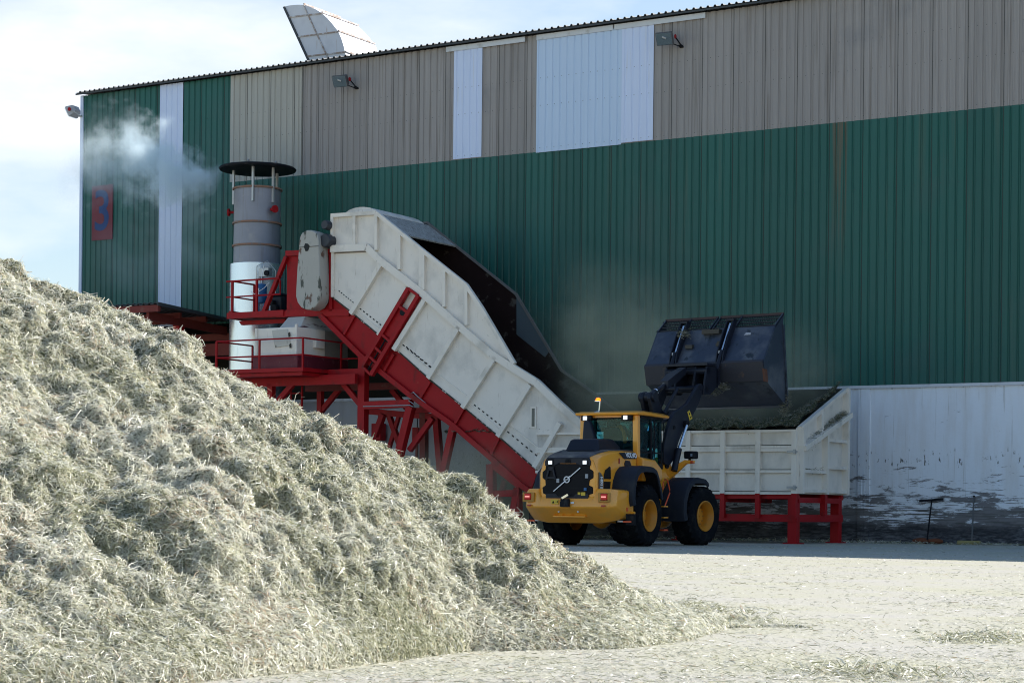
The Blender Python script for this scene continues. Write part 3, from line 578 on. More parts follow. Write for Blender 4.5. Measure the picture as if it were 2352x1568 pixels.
tk.part(MB().lathe([(.02, bb), (r_ * .8, bb + .02), (r_, bb + .12), (r_, bt - .12), (r_ * .8, bt - .02), (.02, bt)], (bc, YU + .8, 0), (0, 0, 1), 24), 'tank_body', M['blue'])
tk.part(MB().box(bc - .07, bc + .05, YU + .8 - r_ - .006, YU + .8 - r_ + .02, bb + .25, bb + .5), 'data_plate', M['white'], smooth=0)
for s_ in (-.12, .12): tk.part(MB().box(bc + s_ - .03, bc + s_ + .03, YU + .77, YU + .83, b.z + .1, bb + .1), 'leg', M['blue'], smooth=0)
tk.part(MB().tube([(bc, YU + .8, bt), (bc, YU + .8, bt + .25), (bc + .1, YU + .8, bt + .6)], .015, 6).tube([(bc - r_, YU + .5, bt - .3), (bc, YU + .45, bt - .38), (bc + .35, YU + .5, bt - .2), (bc + .5, YU + .6, bt)], .012, 6), 'hose', M['white'])
m0, m1 = wy(zp(630, 705), YU + 1.0), wy(zp(800, 915), YU + 1.0)
dm = Thing('drive_unit', 'dark drive unit on the upper platform between the blue tank and the red head plate', 'motor', WF, (m0.x, YU + 1, m1.z))
dm.part(MB().box(m0.x, m1.x, YU + .7, YU + 1.4, m1.z, m0.z - .1).box(m0.x + .1, m1.x, YU + .65, YU + 1.3, m0.z - .1, m0.z), 'casing', M['mblack'], bevel=.03)
for k, (x, z, r2) in enumerate(((.3, .3, .1), (.42, .12, .12))): dm.part(MB().lathe([(.02, 0), (r2, 0), (r2, .2), (.02, .2)], (m0.x + x, YU + .72, m1.z + z), (0, -1, 0), 14), 'pulley', M['black'])
dm.part(MB().lathe([(.05, 0), (.05, .2), (.02, .25)], (m0.x + .25, YU + .6, m1.z - .02), (0, 0, 1), 10), 'filter', M['galv'])

# ------------------------------------------------------------------ lower platform with the drum housing and ladder
YL, YB = -6.28, -4.2
lp = Thing('machine_platform', 'lower red steel platform with railing, braces and ladder below the drum housing', 'platform', WF, (14.5, -5.2, 0))
pc0, pc1 = wy(zl(1140, 722), YL), wy(zl(1140, 785), YL); x0 = wy(zl(285, 600), YL).x - .6
lp.part(MB().box(x0, pc0.x, YL, YL + .08, pc1.z + .08, pc0.z), 'edge_beam', M['red'], smooth=0)
lp.part(MB().box(pc0.x - .08, pc0.x, YL + .08, YB, pc1.z + .08, pc0.z), 'edge_beam', M['red'], smooth=0)
lp.part(MB().box(x0, pc0.x - .08, YL + .08, YB, pc0.z - .12, pc0.z - .04), 'deck', M['red_old'], smooth=0)
lp.part(MB().prism([V((x0, YL + .1, pc1.z - .04)), V((pc0.x - .1, YL + .1, pc1.z - .04)), V((pc0.x - .1, YL + .1, pc1.z + .07)), V((x0, YL + .1, pc1.z + .07))], (0, YB - YL - .1, 0)), 'under_beam', M['red'], smooth=0)
b0, b1 = wy(zl(720, 835), -5.2), wy(zl(720, 885), -5.2); px_ = wy(zl(1725, 700), YN + .1)
lp.part(MB().box(x0, px_.x, -5.3, -5.1, b1.z - .1, b0.z + .05), 'main_beam', M['red'], smooth=0)
j0, j1 = wy(zl(1530, 760), YB), wy(zl(1700, 860), YB); lp.part(MB().box(pc0.x, px_.x, -4.95, -4.75, j1.z, j0.z), 'joint_beam', M['red'], smooth=0)
c_ = wy(zl(1180, 905), -3.2); lp.part(MB().box(c_.x, px_.x + 2.5, -3.3, -3.1, c_.z - .2, c_.z + .02), 'back_beam', M['red_old'], smooth=0)
pt_ = wy(zl(1725, 600), YN + .1).z
for x, y, z, w_ in ((px_.x, YN + .15, pt_, .26), (wy(zl(830, 1000), -5.2).x, -5.2, b1.z, .2), (wy(zl(1312, 1000), -3.2).x, -3.2, c_.z - .1, .18), (px_.x - 6.5, -5.2, b1.z, .2)):
    lp.part(MB().box(x - w_ / 2, x + w_ / 2, y - w_ / 2, y + w_ / 2, 0, z), 'post', M['red'], smooth=0)
for a, b, y in (((1040, 890), (885, 1070), -5.2), ((1530, 875), (1705, 1090), -4.85), ((1510, 925), (1325, 1150), -3.2)):
    p, q = wy(zl(*a), y), wy(zl(*b), y); lp.part(MB().bar(p, q, .16, .14, (0, 1, 0)), 'brace', M['red'], smooth=0)
l0, l1 = wy(zl(1023, 890), -4.6), wy(zl(1132, 890), -4.6); mb = MB()
for x in (l0.x, l1.x): mb.box(x - .025, x + .025, -4.63, -4.57, 0, l0.z)
for k in range(14): mb.box(l0.x, l1.x, -4.62, -4.58, l0.z - .3 - .37 * k - .02, l0.z - .3 - .37 * k + .02)
lp.part(mb, 'ladder', M['red'], smooth=0)
zt, zm, zd = wy(zl(1143, 432), YL).z, wy(zl(1143, 597), YL).z, pc0.z - .05
xl = [wy(zl(x, 500), YL).x for x in (285, 707)] + [pc0.x - .04]
for x in xl: lp.part(MB().bar((x, YL + .04, zd), (x, YL + .04, zt), .055), 'rail_post', M['red'], smooth=0)
lp.part(MB().bar((pc0.x - .04, YB, zd), (pc0.x - .04, YB, zt), .055), 'rail_post', M['red'], smooth=0)
lp.part(MB().bar((xl[0], YL + 1.9, zd), (xl[0], YL + 1.9, zt), .055), 'rail_post', M['red'], smooth=0)
for nm, z in (('top_rail', zt), ('middle_rail', zm)):
    lp.part(MB().tube([(xl[0], YL + 1.9, z), (xl[0], YL + .04, z), (pc0.x - .04, YL + .04, z), (pc0.x - .04, YB, z), (px_.x, YB, z)], .026), nm, M['red'])
# drum housing
dh = Thing('drum_housing', 'rust stained cream drum housing with an access hatch on the lower red platform', 'machine', WF, (15, -5.2, pc0.z))
f0, f1 = wy(zl(685, 345), -5.9), wy(zl(1088, 590), -5.9); zrt, zrb = f0.z, wy(zl(1088, 600), -5.9).z
dh.part(MB().box(f0.x, f1.x, -5.9, -4.45, zrb, wy(zl(1088, 325), -5.9).z), 'casing', M['cream'], bevel=.02)
dh.part(MB().box(f0.x, f1.x + .0, -4.45, -3.2, zrb, zrt - .02), 'rear_casing', mat('darker_cream', (.3, .28, .26), .7), smooth=0)  # rear casing in a darker, greyer cream
dh.part(MB().box(f0.x - .02, f0.x + .06, -5.96, -5.9, zrb, zrt), 'corner_angle', M['cream'], smooth=0); dh.part(MB().box(f1.x - .08, f1.x + .0, -5.96, -5.9, zrb, zrt + .08), 'corner_angle', M['cream'], smooth=0)
h0, h1 = wy(zl(832, 362), -5.93), wy(zl(1020, 525), -5.93)
hm = mat('rusty_hatch', (.58, .55, .49), .6, dirt=[((.10, .07, .04), .60, .7, 4, (2, 1, 1))])
dh.part(MB().prism([h0, V((h1.x - .15, h0.y, h0.z + .02)), V((h1.x, h0.y, h1.z + .05)), V((h0.x + .14, h0.y, h1.z))], (0, .035, 0)), 'hatch', hm, bevel=.012)
hx = cv and dh.e.children[-1]
for z in (.16, -.2): MB().prism([V((h1.x - .1 + (.05 if z < 0 else 0), -5.95, (h0.z + h1.z) / 2 + z)) + V(d) for d in ((0, 0, 0), (.06, 0, .04), (.08, 0, -.1), (.02, 0, -.12))], (0, .02, 0)).build('hinge', mat('black_grease', (.02, .018, .015), .6), hx, dh.base, smooth=0)
e0 = wx(zl(1240, 460), f1.x); e1 = wx(zl(1325, 545), f1.x)
dh.part(MB().box(f1.x, f1.x + .12, min(e0.y, e1.y), max(e0.y, e1.y), e1.z, e0.z), 'junction_box', M['cream'], bevel=.015)
dh.part(MB().box(f0.x - .1, f1.x + .03, -5.95, -3.2, pc0.z - .05, zrb), 'base_frame', mat('purple_red_paint', (.14, .016, .03), .55, var=.25, dirt=[((.25, .12, .12), .6, .75, 5, (1, 1, .5))]), bevel=.02)
t0, t1 = wy(zl(978, 232), -5.3), wy(zl(1280, 225), -5.3); u0, u1 = wy(zl(925, 325), -5.6), wy(zl(1285, 335), -5.6)
dh.part(MB().loft([[V((u0.x, -5.7, zrt)), V((f1.x - .05, -5.7, zrt)), V((f1.x - .05, -3.6, zrt)), V((u0.x, -3.6, zrt))], [V((t0.x, -5.2, t0.z)), V((f1.x - .25, -5.2, t0.z)), V((f1.x - .25, -3.8, t0.z)), V((t0.x, -3.8, t0.z))]]), 'top_hood', mat('half_painted_hood', (.52, .5, .46), .6, dirt=[((.09, .03, .04), .5, .52, .5, (.3, .3, 2))]), smooth=0)

# ------------------------------------------------------------------ feed hopper
HY = YN; s1 = wy(k3(1100, 470), HY).x; s0 = 23.9
hp_ = Thing('feed_hopper', 'large cream steel feed hopper on a red underframe, heaped with hay', 'hopper', WF, (28, -3.3, 0))
zb, zt = wy(k3(1085, 1008), HY).z, wy(k3(1085, 472), HY).z; HZT = zt
hp_.part(MB().box(s0, s1 - .02, HY, HY + .06, zb, zt), 'front_panel', M['cream_flat'], smooth=0)
xr_ = [wy(k3(x, 700), HY).x for x in (192, 481, 776, 1080)]; st_ = xr_[1] - xr_[0]; xr_ = [xr_[0] - st_ * k for k in (3, 2, 1)] + xr_
xr_ = [x for x in xr_ if x > s0]
mb = MB()
for x in xr_: mb.box(x - .07, x + .07, HY - .12, HY, zb, zt)
zh = [wy(k3(776, y), HY).z for y in (484, 618, 640, 822, 1003)]
for z, hh in zip(zh, (.035, .035, .05, .04, .035)): mb.box(s0, s1 - .01, HY - .09, HY - .001, z - hh, z + hh)
hp_.part(mb, 'front_ribs', M['cream'], smooth=0)
M['residue'] = mat('hay_dust_residue', (.05, .052, .035), .95, var=.5, scale=9)
mb = MB()
for z, hh in zip(zh[2:], (.05, .04, .035)):
    for a_, b_ in zip(xr_, xr_[1:]): mb.box(a_ + .08, b_ - .08, HY - .075, HY - .001, z + hh, z + hh + .022)
for a_, b_ in zip(xr_, xr_[1:]): mb.box(a_ + .08, b_ - .08, HY - .02, HY - .001, zh[1] + .035, zh[1] + .06)
hp_.part(mb, 'hay_residue', M['residue'], smooth=0)['kind'] = 'stuff'
for py in (656, 956):
    z = wy(k3(1060, py), HY).z; hp_.part(MB().box(xr_[-1] - .18, xr_[-1] + .12, HY - .17, HY - .12, z - .03, z + .03).box(xr_[-1] + .02, xr_[-1] + .08, HY - .2, HY - .12, z - .06, z + .06), 'latch', M['galv'], smooth=0)
YR = wx(k3(1490, 500), s1).y
top_s = [V((s1, HY, wx(k3(1130, 462), s1).z)), V((s1, YR, wx(k3(1490, 128), s1).z))]
low_s = [V((s1, HY, wx(k3(1115, 628), s1).z)), V((s1, YR, wx(k3(1492, 350), s1).z))]
hp_.part(MB().prism([V((s1, HY, zb)), V((s1, YR, zb)), V((s1, YR, low_s[1].z)), low_s[0]], (-.05, 0, 0)), 'side_panel', M['cream_flat'], smooth=0)
hp_.part(MB().prism([low_s[0], low_s[1], top_s[1], top_s[0]], (-.05, 0, 0)), 'side_flap', M['cream_flat'], smooth=0)
mb = MB()
def sbar(a, b, w_=.12, d=.12): d *= 1.35; mb.bar(V(a) + V((d / 2, 0, 0)), V(b) + V((d / 2, 0, 0)), w_, d, (1, 0, 0))
sbar(top_s[0], top_s[1], .10, .10); sbar(low_s[0], low_s[1], .14, .20)
ym = wx(k3(1312, 700), s1).y
zl_ = lambda y: low_s[0].z + (low_s[1].z - low_s[0].z) * (y - HY) / (YR - HY)
zu_ = lambda y: top_s[0].z + (top_s[1].z - top_s[0].z) * (y - HY) / (YR - HY)
sbar((s1, HY + .07, zb), (s1, HY + .07, top_s[0].z), .14, .14); sbar((s1, YR - .06, zb), (s1, YR - .06, top_s[1].z), .13, .14); sbar((s1, ym, zb), (s1, ym, zl_(ym)), .13, .13)
yq = wx(k3(1270, 420), s1).y; sbar((s1, yq, zl_(yq)), (s1, yq, zu_(yq)), .13, .12)
for a, b, py in ((HY, ym, (820, 828)), (ym, YR, (560, 572)), (ym, YR, (790, 796)), (HY, YR, (985, 992))):
    z = (wx(k3(1125 if a == HY else 1330, py[0]), s1).z + wx(k3(1475 if b == YR else 1300, py[1]), s1).z) / 2; sbar((s1, a + .07, z), (s1, b - .07, z), .09, .11)
hp_.part(mb, 'side_ribs', M['cream'], smooth=0)
zbk = wy((1409, 905), YR).z
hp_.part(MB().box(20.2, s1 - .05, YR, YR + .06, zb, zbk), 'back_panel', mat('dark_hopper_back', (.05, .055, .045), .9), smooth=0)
hp_.part(MB().box(s0, s1 - .05, HY + .06, YR, zb, zb + .05), 'floor_plate', M['rust_in'], smooth=0)
zr = [wy(k3(900, y), HY).z for y in (1022, 1052, 1182, 1243)]
mb = MB(); mb.box(s0, s1, HY + .02, HY + .16, zr[1], zr[0] + .05); mb.box(s0, s1, YR - .16, YR, zr[1], zr[0] + .05); mb.box(s1 - .16, s1, HY + .16, YR - .16, zr[1] - .1, zr[0] - .05); mb.box(s1 - 2.4, s1 - 2.2, HY + .16, YR - .16, zr[1] - .1, zr[0])
mb.box(s0, s1, HY + .0, HY + .14, zr[3], zr[2]); mb.box(s0, s1, YR - .16, YR - .02, zr[3], zr[2]); mb.box(s1 - .14, s1, HY + .16, YR - .16, zr[3], zr[2])
hp_.part(mb, 'under_frame', M['red'], smooth=0)
for x in xr_[1:]: hp_.part(MB().box(x - .07, x + .07, HY - .1, HY + .0, zr[2] - .1, zb), 'drop_post', M['red'], smooth=0)
hp_.part(MB().box(s1 - .04, s1 + .12, ym - .08, ym + .08, zr[2] - .02, zb), 'drop_post', M['red'], smooth=0)
for x, y in ((s1 - .16, HY + .16), (s1 - .16, YR - .16), (s1 - 5.2, HY + .16), (s1 - 5.2, YR - .16), (s1 - 9.2, HY + .16), (s1 - 9.2, YR - .16)):
    hp_.part(MB().box(x - .13, x + .13, y - .12, y + .12, 0.02, zr[0]).box(x - .24, x + .24, y - .2, y + .2, 0, .03), 'leg', M['red'], smooth=0)
hp_.part(MB().tube([(s1 - 4.6, -3, zr[0]), (s1 - 4.2, -3, zr[0] - .35), (s1 - 3.6, -3, zr[0] - .5), (s1 - 3.1, -3, zr[0] - .3)], .03, 6), 'hanging_hose', M['cable'])

# ------------------------------------------------------------------ small things along the concrete wall
a, b = wy(k4(990, 1065), -.25), wy(k4(1190, 1056), -.25); xm = wy(k4(1087, 1100), -.3).x
sq = Thing('squeegee', 'black T shaped squeegee pole leaning upside down on the stained concrete wall', 'squeegee', WF, (xm, -.5, 0))
sq.part(MB().bar((xm, -.5, 0), (xm, -.1, a.z), .035), 'handle', M['black'], smooth=0); sq.part(MB().bar((a.x, -.12, a.z - .01), (b.x, -.12, b.z + .01), .05, .06), 'blade', M['black'], smooth=0)
a, b = wy(k4(1457, 1035), -.1), wy(k4(1443, 1400), -.4)
pr = Thing('pole', 'plain thin pole leaning on the concrete wall right of the squeegee', 'pole', WF, (b.x, -.4, 0))
pr.part(MB().bar((b.x, -.4, 0), (a.x, -.06, a.z), .035), 'shaft', mat('grey_pole', (.12, .12, .12), .6), smooth=0); pr.part(MB().bar((a.x, -.06, a.z), (a.x + .003, -.055, a.z + .04), .045), 'end_cap', M['black'], smooth=0)
a, b = wy(k4(965, 1382), -.3), wy(k4(1203, 1425), -.3)
sk = Thing('sack', 'rust brown sack lying at the foot of the concrete wall', 'sack', WF, ((a.x + b.x) / 2, -.35, 0))
mb = MB().sphere(((a.x + b.x) / 2 - .2, -.35, .085), (b.x - a.x) * .34, .22, .095).sphere(((a.x + b.x) / 2 + .22, -.37, .08), (b.x - a.x) * .27, .2, .09)
sk.part(mb, 'sack_body', M['sack'])
a, b = wy(k4(1328, 1412), -.4), wy(k4(1515, 1430), -.4)
tb = Thing('timber_beam', 'short mossy timber lying on the ground by the concrete wall', 'timber', WF, (a.x, -.4, 0))
tb.part(MB().box(a.x, b.x, -.5, -.36, 0.005, .12), 'beam_body', M['timber'], bevel=.015)

# ------------------------------------------------------------------ wheel loader
ld = Thing('wheel_loader', 'yellow and charcoal articulated wheel loader tipping its raised bucket at the feed hopper', 'wheel loader', LF)
def lpart(mb, name, m, parent=None, **k): return mb.build(name, m, parent or ld.e, **k)
LR = Matrix.Rotation(-R(BF.yaw - LF.yaw), 4, 'Z'); _d = BF.o - LF.o; LT = Matrix.Translation((_d.dot(LF.u), _d.dot(LF.v), 0)) @ LR
def fpart(mb, name, m, parent=None, **k):
    o = mb.build(name, m, parent or ld.e, **k)
    if parent is None: o.matrix_local = LT
    return o
# counterweight
def cw_sec(x, yr, zt, zbk, zb_, yf=-.8, zlow=None, yb=-1.42): return [(x, yr + .0, zbk), (x, yr + .03, zt - .09), (x, yr + .10, zt), (x, yf, zt), (x, yf, zb_ + .05), (x, yb, zb_)]
secs = [cw_sec(-1.29, -1.50, 1.33, 1.0, .80, yb=-1.3), cw_sec(-1.25, -1.66, 1.37, .96, .72, yb=-1.36), cw_sec(-1.12, -1.84, 1.39, .94, .63, yb=-1.42), cw_sec(-.80, -1.90, 1.40, .94, .57, yb=-1.45), cw_sec(-.72, -1.905, 1.21, .94, .56, yb=-1.45)]
secs += [[(-x, y, z) for x, y, z in s_] for s_ in secs[::-1]]
cw = lpart(MB().loft(secs), 'counterweight', M['yellow'], bevel=.025, smooth=40)
for sx_ in (-1, 1):
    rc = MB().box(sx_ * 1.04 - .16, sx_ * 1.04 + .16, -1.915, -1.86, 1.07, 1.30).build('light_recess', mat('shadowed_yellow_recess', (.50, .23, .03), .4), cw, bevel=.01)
    lb = lpart(MB().box(sx_ * 1.05 - .085, sx_ * 1.05 + .085, -1.945, -1.89, 1.125, 1.275), 'tail_light', M['tail'], bevel=.015)
    for zz in (1.20,): MB().box(sx_ * 1.05 - .062, sx_ * 1.05 + .062, -1.952, -1.94, zz - .016, zz + .016).build('light_bar', M['tailhot'], lb, smooth=0)
    MB().box(sx_ * 1.05 - .092, sx_ * 1.05 + .092, -1.93, -1.90, 1.118, 1.135).box(sx_ * 1.05 - .092, sx_ * 1.05 + .092, -1.93, -1.90, 1.265, 1.282).build('light_frame', M['black'], lb, smooth=0)
    MB().box(sx_ * 1.02 - .05, sx_ * 1.02 + .05, -1.915, -1.88, .965, 1.005).build('reflector', M['reflect'], cw, smooth=0)
    lpart(MB().box(sx_ * 1.30 - .02, sx_ * 1.30 + .22 * sx_ if sx_ > 0 else -1.28, -1.2, -1.15, .53, .80) if sx_ > 0 else MB().box(-1.42, -1.2, -1.2, -1.15, .53, .8), 'mud_flap', M['black'], smooth=0)
    lpart(MB().box(sx_ * 1.16 - .09, sx_ * 1.16 + .05, -1.23, -1.2, .60, .635), 'marker_plate', M['white'], smooth=0)
    lpart(MB().box(sx_ * 1.33 - .11, sx_ * 1.33 + .10, -1.24, -1.2, .59, .63), 'marker_strip', M['orange'], smooth=0)
lpart(MB().box(1.28, 1.302, -1.2, -1.12, .86, .95), 'side_reflector', M['orange'], smooth=0)
lpart(MB().tube([(1.25, -1.0, .82), (1.42, -1.0, .82)], .04, 10), 'tie_down', M['yellow'])
# hitch under the counterweight
def slab(pts, d): return MB().prism([V(p) for p in pts], d)
mb = MB().box(-.45, .45, -1.74, -1.5, .70, .74).prism([V((-.32, -1.78, .92)), V((-.18, -1.78, .92)), V((-.18, -1.7, .74)), V((-.32, -1.7, .74))], (0, .2, 0)).prism([V((.22, -1.80, .92)), V((.36, -1.80, .92)), V((.44, -1.7, .74)), V((.12, -1.7, .74))], (0, .2, 0)).prism([V((-.1, -1.77, .88)), V((.2, -1.79, .92)), V((.05, -1.7, .74)), V((-.12, -1.7, .74))], (0, .15, 0))
lpart(mb, 'hitch', M['yellow'], bevel=.012)
for mb in (MB().tube([(-.25, -1.80, .84), (-.25, -1.76, .84)], .025, 8), MB().tube([(.29, -1.82, .84), (.29, -1.78, .84)], .025, 8)): lpart(mb, 'hitch_pin', M['galv'])
ts = lpart(MB().box(-.10, .12, -2.0, -1.9, .95, 1.15).box(-.13, -.02, -1.97, -1.9, .96, 1.08).tube([(.03, -2.02, 1.0), (.03, -1.99, 1.0)], .03, 8), 'trailer_socket', M['black'], bevel=.012)
lpart(MB().bar((-.06, -2.0, 1.16), (.07, -1.93, 1.25), .03, .05), 'latch_lever', M['chrome'], smooth=0)
lpart(MB().box(.14, .23, -1.912, -1.9, 1.03, 1.08), 'number_label', M['white'], smooth=0)
stk = lpart(MB().box(-.40, -.20, -1.913, -1.9, 1.02, 1.13), 'warning_sticker', M['sticker'], smooth=0)
MB().prism([V((-.375, -1.915, 1.04)), V((-.305, -1.915, 1.04)), V((-.34, -1.915, 1.11))], (0, .002, 0)).prism([V((-.355, -1.917, 1.05)), V((-.325, -1.917, 1.05)), V((-.34, -1.917, 1.085))], (0, .002, 0)).box(-.28, -.235, -1.916, -1.913, 1.07, 1.08).box(-.235, -.215, -1.916, -1.913, 1.055, 1.10).build('warning_symbol', M['black'], stk, smooth=0)
# hood
def hood_sec(y, zs, zsh, zt, xs=.80, xm=.70, xt=.56, zb_=1.12):
    h = [(xs, y, zb_), (xs, y, zs), (xm, y, zsh), (xt, y, zt)]; return [(-a, b, c) for a, b, c in h] + h[::-1]
hood_secs = [hood_sec(-1.80, 1.74, 2.06, 2.165, .76, .67, .53), hood_sec(-1.76, 1.80, 2.09, 2.19, .79, .69, .54), hood_sec(-1.40, 1.92, 2.19, 2.275, .81, .72, .56), hood_sec(-.92, 2.06, 2.29, 2.355, .82, .76, .60), hood_sec(-.4, 2.16, 2.32, 2.37, .82, .79, .64), hood_sec(.30, 2.2, 2.32, 2.37, .82, .79, .66)]
hd = lpart(MB().loft(hood_secs), 'hood', M['yellow'], bevel=.03, smooth=40)
mb = MB(); vs = []; k = 0
for y, zt, xt in ((-1.83, 2.14, .545), (-1.76, 2.20, .56), (-1.40, 2.29, .58), (-.92, 2.37, .62), (-.4, 2.387, .66), (.30, 2.387, .68)):
    vs += [(-xt - .03, y, zt - .03), (-xt, y, zt), (xt, y, zt), (xt + .03, y, zt - .03), (xt, y, zt - .06), (-xt, y, zt - .06)]
mb.loft([vs[i:i + 6] for i in range(0, len(vs), 6)]); ht = lpart(mb, 'hood_top', M['hoodtop'], smooth=35)
def xrect(w0, w1, y, z): return None
hump = lambda x, y, z: (x, y, z)
mb = MB().loft([[(-.47, -1.10, 2.33), (.47, -1.10, 2.33), (.47, .1, 2.37), (-.47, .1, 2.37)], [(-.45, -1.06, 2.40), (.45, -1.06, 2.40), (.45, .1, 2.45), (-.45, .1, 2.45)], [(-.40, -.96, 2.60), (.37, -.96, 2.60), (.37, -.1, 2.63), (-.40, -.1, 2.63)], [(-.34, -.9, 2.635), (.31, -.9, 2.635), (.31, -.2, 2.655), (-.34, -.2, 2.655)]])
lpart(mb, 'air_intake', M['mblack'], bevel=.02, smooth=35)
lpart(MB().box(-.36, .36, -1.2, -1.13, 2.335, 2.347), 'intake_slot', M['black'], smooth=0)
for x in (-.5, .47): lpart(MB().box(x - .035, x + .035, -1.31, -1.28, 2.30, 2.315), 'hood_latch', M['black'], smooth=0)
# rear grille
gp = [(-.60, 2.0), (.60, 2.0), (.60, 1.88), (.68, 1.83), (.70, 1.80), (.70, 1.66), (.60, 1.60), (.58, 1.48), (.68, 1.44), (.69, 1.41), (.69, 1.28), (.58, 1.25), (.58, 1.18), (-.60, 1.18), (-.60, 1.25), (-.68, 1.28), (-.70, 1.42), (-.61, 1.48), (-.62, 1.60), (-.70, 1.66), (-.70, 1.80), (-.62, 1.86)]
gr = lpart(MB().prism([V((x, -1.82, z)) for x, z in gp], (0, .06, 0)), 'rear_grille', mat('black_grille', (.004, .005, .009), .4, spec=.12), bevel=.01, smooth=0)
mb = MB()
for z in (1.42, 1.72): mb.box(-.6, .6, -1.823, -1.818, z - .006, z + .006)
mb.build('grille_bars', M['black'], gr, smooth=0)
MB().prism([V((x, -1.84, z)) for x, z in ((-.57, 2.15), (.57, 2.15), (.63, 2.06), (.62, 1.95), (.36, 1.95), (.22, 2.01), (-.22, 2.01), (-.36, 1.95), (-.62, 1.95), (-.63, 2.06))], (0, .1, 0)).build('light_bar_panel', M['mblack'], gr, smooth=0, bevel=.015)
MB().prism([V((x, -1.84, z)) for x, z in ((-.58, 1.16), (.58, 1.16), (.58, 1.27), (.24, 1.27), (.18, 1.21), (-.26, 1.21), (-.32, 1.27), (-.58, 1.27))], (0, .06, 0)).build('grille_sill', M['mblack'], gr, smooth=0)
for x in (-.46, .49):
    wl = lpart(MB().prism([V((x - .09, -1.86, 1.97)), V((x + .09, -1.86, 1.97)), V((x + .07, -1.86, 2.12)), V((x - .07, -1.86, 2.12))], (0, .06, 0)), 'work_light', M['black'], bevel=.01)
    MB().box(x - .055, x + .05, -1.875, -1.855, 1.985, 2.075).build('lens', M['lens'], wl, bevel=.008)
lpart(MB().prism([V((-.06, -1.86, 2.03)), V((.10, -1.86, 2.03)), V((.08, -1.86, 2.12)), V((-.04, -1.86, 2.12))], (0, .06, 0)).tube([(.01, -1.88, 2.07), (.01, -1.85, 2.07)], .03, 10), 'rear_camera', M['black'], bevel=.008)
lpart(MB().bar((-.57, -1.85, 1.62), (-.50, -1.85, 1.88), .04, .03, (0, 1, 0)).bar((-.32, -1.85, 1.62), (-.39, -1.85, 1.88), .04, .03, (0, 1, 0)).bar((-.52, -1.85, 1.88), (-.37, -1.85, 1.88), .08, .03, (0, 1, 0)).bar((-.56, -1.85, 1.66), (-.33, -1.85, 1.66), .04, .03, (0, 1, 0)), 'lamp_bracket', M['mblack'], smooth=0)
for x, z in ((-.26, 1.59), (.53, 1.70)): lpart(MB().box(x - .035, x + .035, -1.845, -1.82, z - .05, z + .05), 'cover_tab', mat('pale_tab', (.35, .37, .4), .5), smooth=0)
lpart(MB().box(.46, .53, -1.845, -1.82, 1.35, 1.42), 'filler_cap', M['blue'], smooth=0)
for x0_, x1_ in ((.30, .37), (.39, .50)): lpart(MB().box(x0_, x1_, -1.85, -1.835, 1.23 + (.02 if x0_ < .35 else 0), 1.31), 'sticker', M['sticker'], smooth=0)
em = lpart(MB().bar((-.37, -1.85, 1.33), (.36, -1.85, 1.90), .022, .02, (0, 1, 0)), 'emblem', M['white'], smooth=0)
mb = MB(); ec = V((0.0, -1.855, 1.615))
mb.loft([mb.ring(ec + V((0, dy, 0)), V((1, 0, 0)), V((0, 0, 1)), r_, 28) for r_, dy in ((.060, -.015), (.082, -.015), (.082, .01), (.060, .01), (.060, -.015))], False); mb.build('emblem_ring', M['white'], em)
MB().bar(ec + V((.05, -.01, .05)), ec + V((.085, -.01, .08)), .03, .02, (0, 1, 0)).build('emblem_arrow', M['white'], em, smooth=0)
MB().box(-.06, .06, -1.868, -1.86, 1.60, 1.63).build('emblem_plate', M['mblack'], em, smooth=0)
text_mb('VOLVO', .034, (0, -1.869, 1.615), (1, 0, 0), (0, 0, 1), .001, .001, 1.0).build('lettering', M['white'], em, smooth=0)
# hood sides
for sx_ in (-1, 1):
    S = lambda pts, x0=.822, d=.012: MB().prism([V((sx_ * x0, y, z)) for y, z in pts], (sx_ * d, 0, 0))
    lpart(S([(-1.49, 1.74), (-1.42, 1.86), (-1.20, 1.95), (-1.16, 1.92), (-1.14, 1.66), (-1.16, 1.64), (-1.47, 1.64)]), 'side_vent', mat('black_vent', (.010, .010, .012), .5), smooth=0)
    lpart(S([(-1.48, 1.58), (-1.15, 1.58), (-1.18, 1.34), (-1.48, 1.34)]), 'side_vent', bpy.data.materials['black_vent'], smooth=0)
    lpart(S([(-1.75, 1.34), (-1.75, 1.80), (-1.66, 1.78), (-1.52, 1.66), (-1.52, 1.34)], .815), 'model_panel', mat('grey_model_panel', (.12, .115, .115), .5), smooth=0)
    lpart(S([(-.42, 2.03), (-.35, 2.12), (-.12, 2.11), (-.05, 2.02), (.05, 1.86), (-.30, 1.86)]), 'side_window', M['mblack'], smooth=0)
    pl = [(-.66, 2.30, .795), (.18, 2.335, .795), (.24, 2.17, .828), (-.42, 2.15, .826)]
    lpart(MB().prism([V((sx_ * x, y, z)) for y, z, x in pl], (sx_ * .012, 0, 0)), 'name_plate', M['mblack'], smooth=0)
    xd = V((0, sx_, 0)); yd = V((-sx_ * .2, 0, .98)).normalized()
    text_mb('VOLVO', .165, (sx_ * .83, -.05, 2.245), xd, yd, .006, .008, 1.08).build('name_lettering', M['white'], ld.e, smooth=0)
    text_mb('L110H', .165, (sx_ * .83, -1.625, 1.51), (0, 0, 1), (0, -sx_, 0), .006, .011, .82).build('model_lettering', M['white'], ld.e, smooth=0)
    lpart(MB().box(sx_ * .822 if sx_ > 0 else -.83, sx_ * .83 if sx_ > 0 else -.822, -.72, -.66, 2.03, 2.16), 'red_sticker', mat('red_sticker', (.35, .03, .03), .5), smooth=0)
lpart(MB().box(-.62, .62, -1.5, 1.45, .62, 1.2), 'chassis', M['black'], bevel=.03)
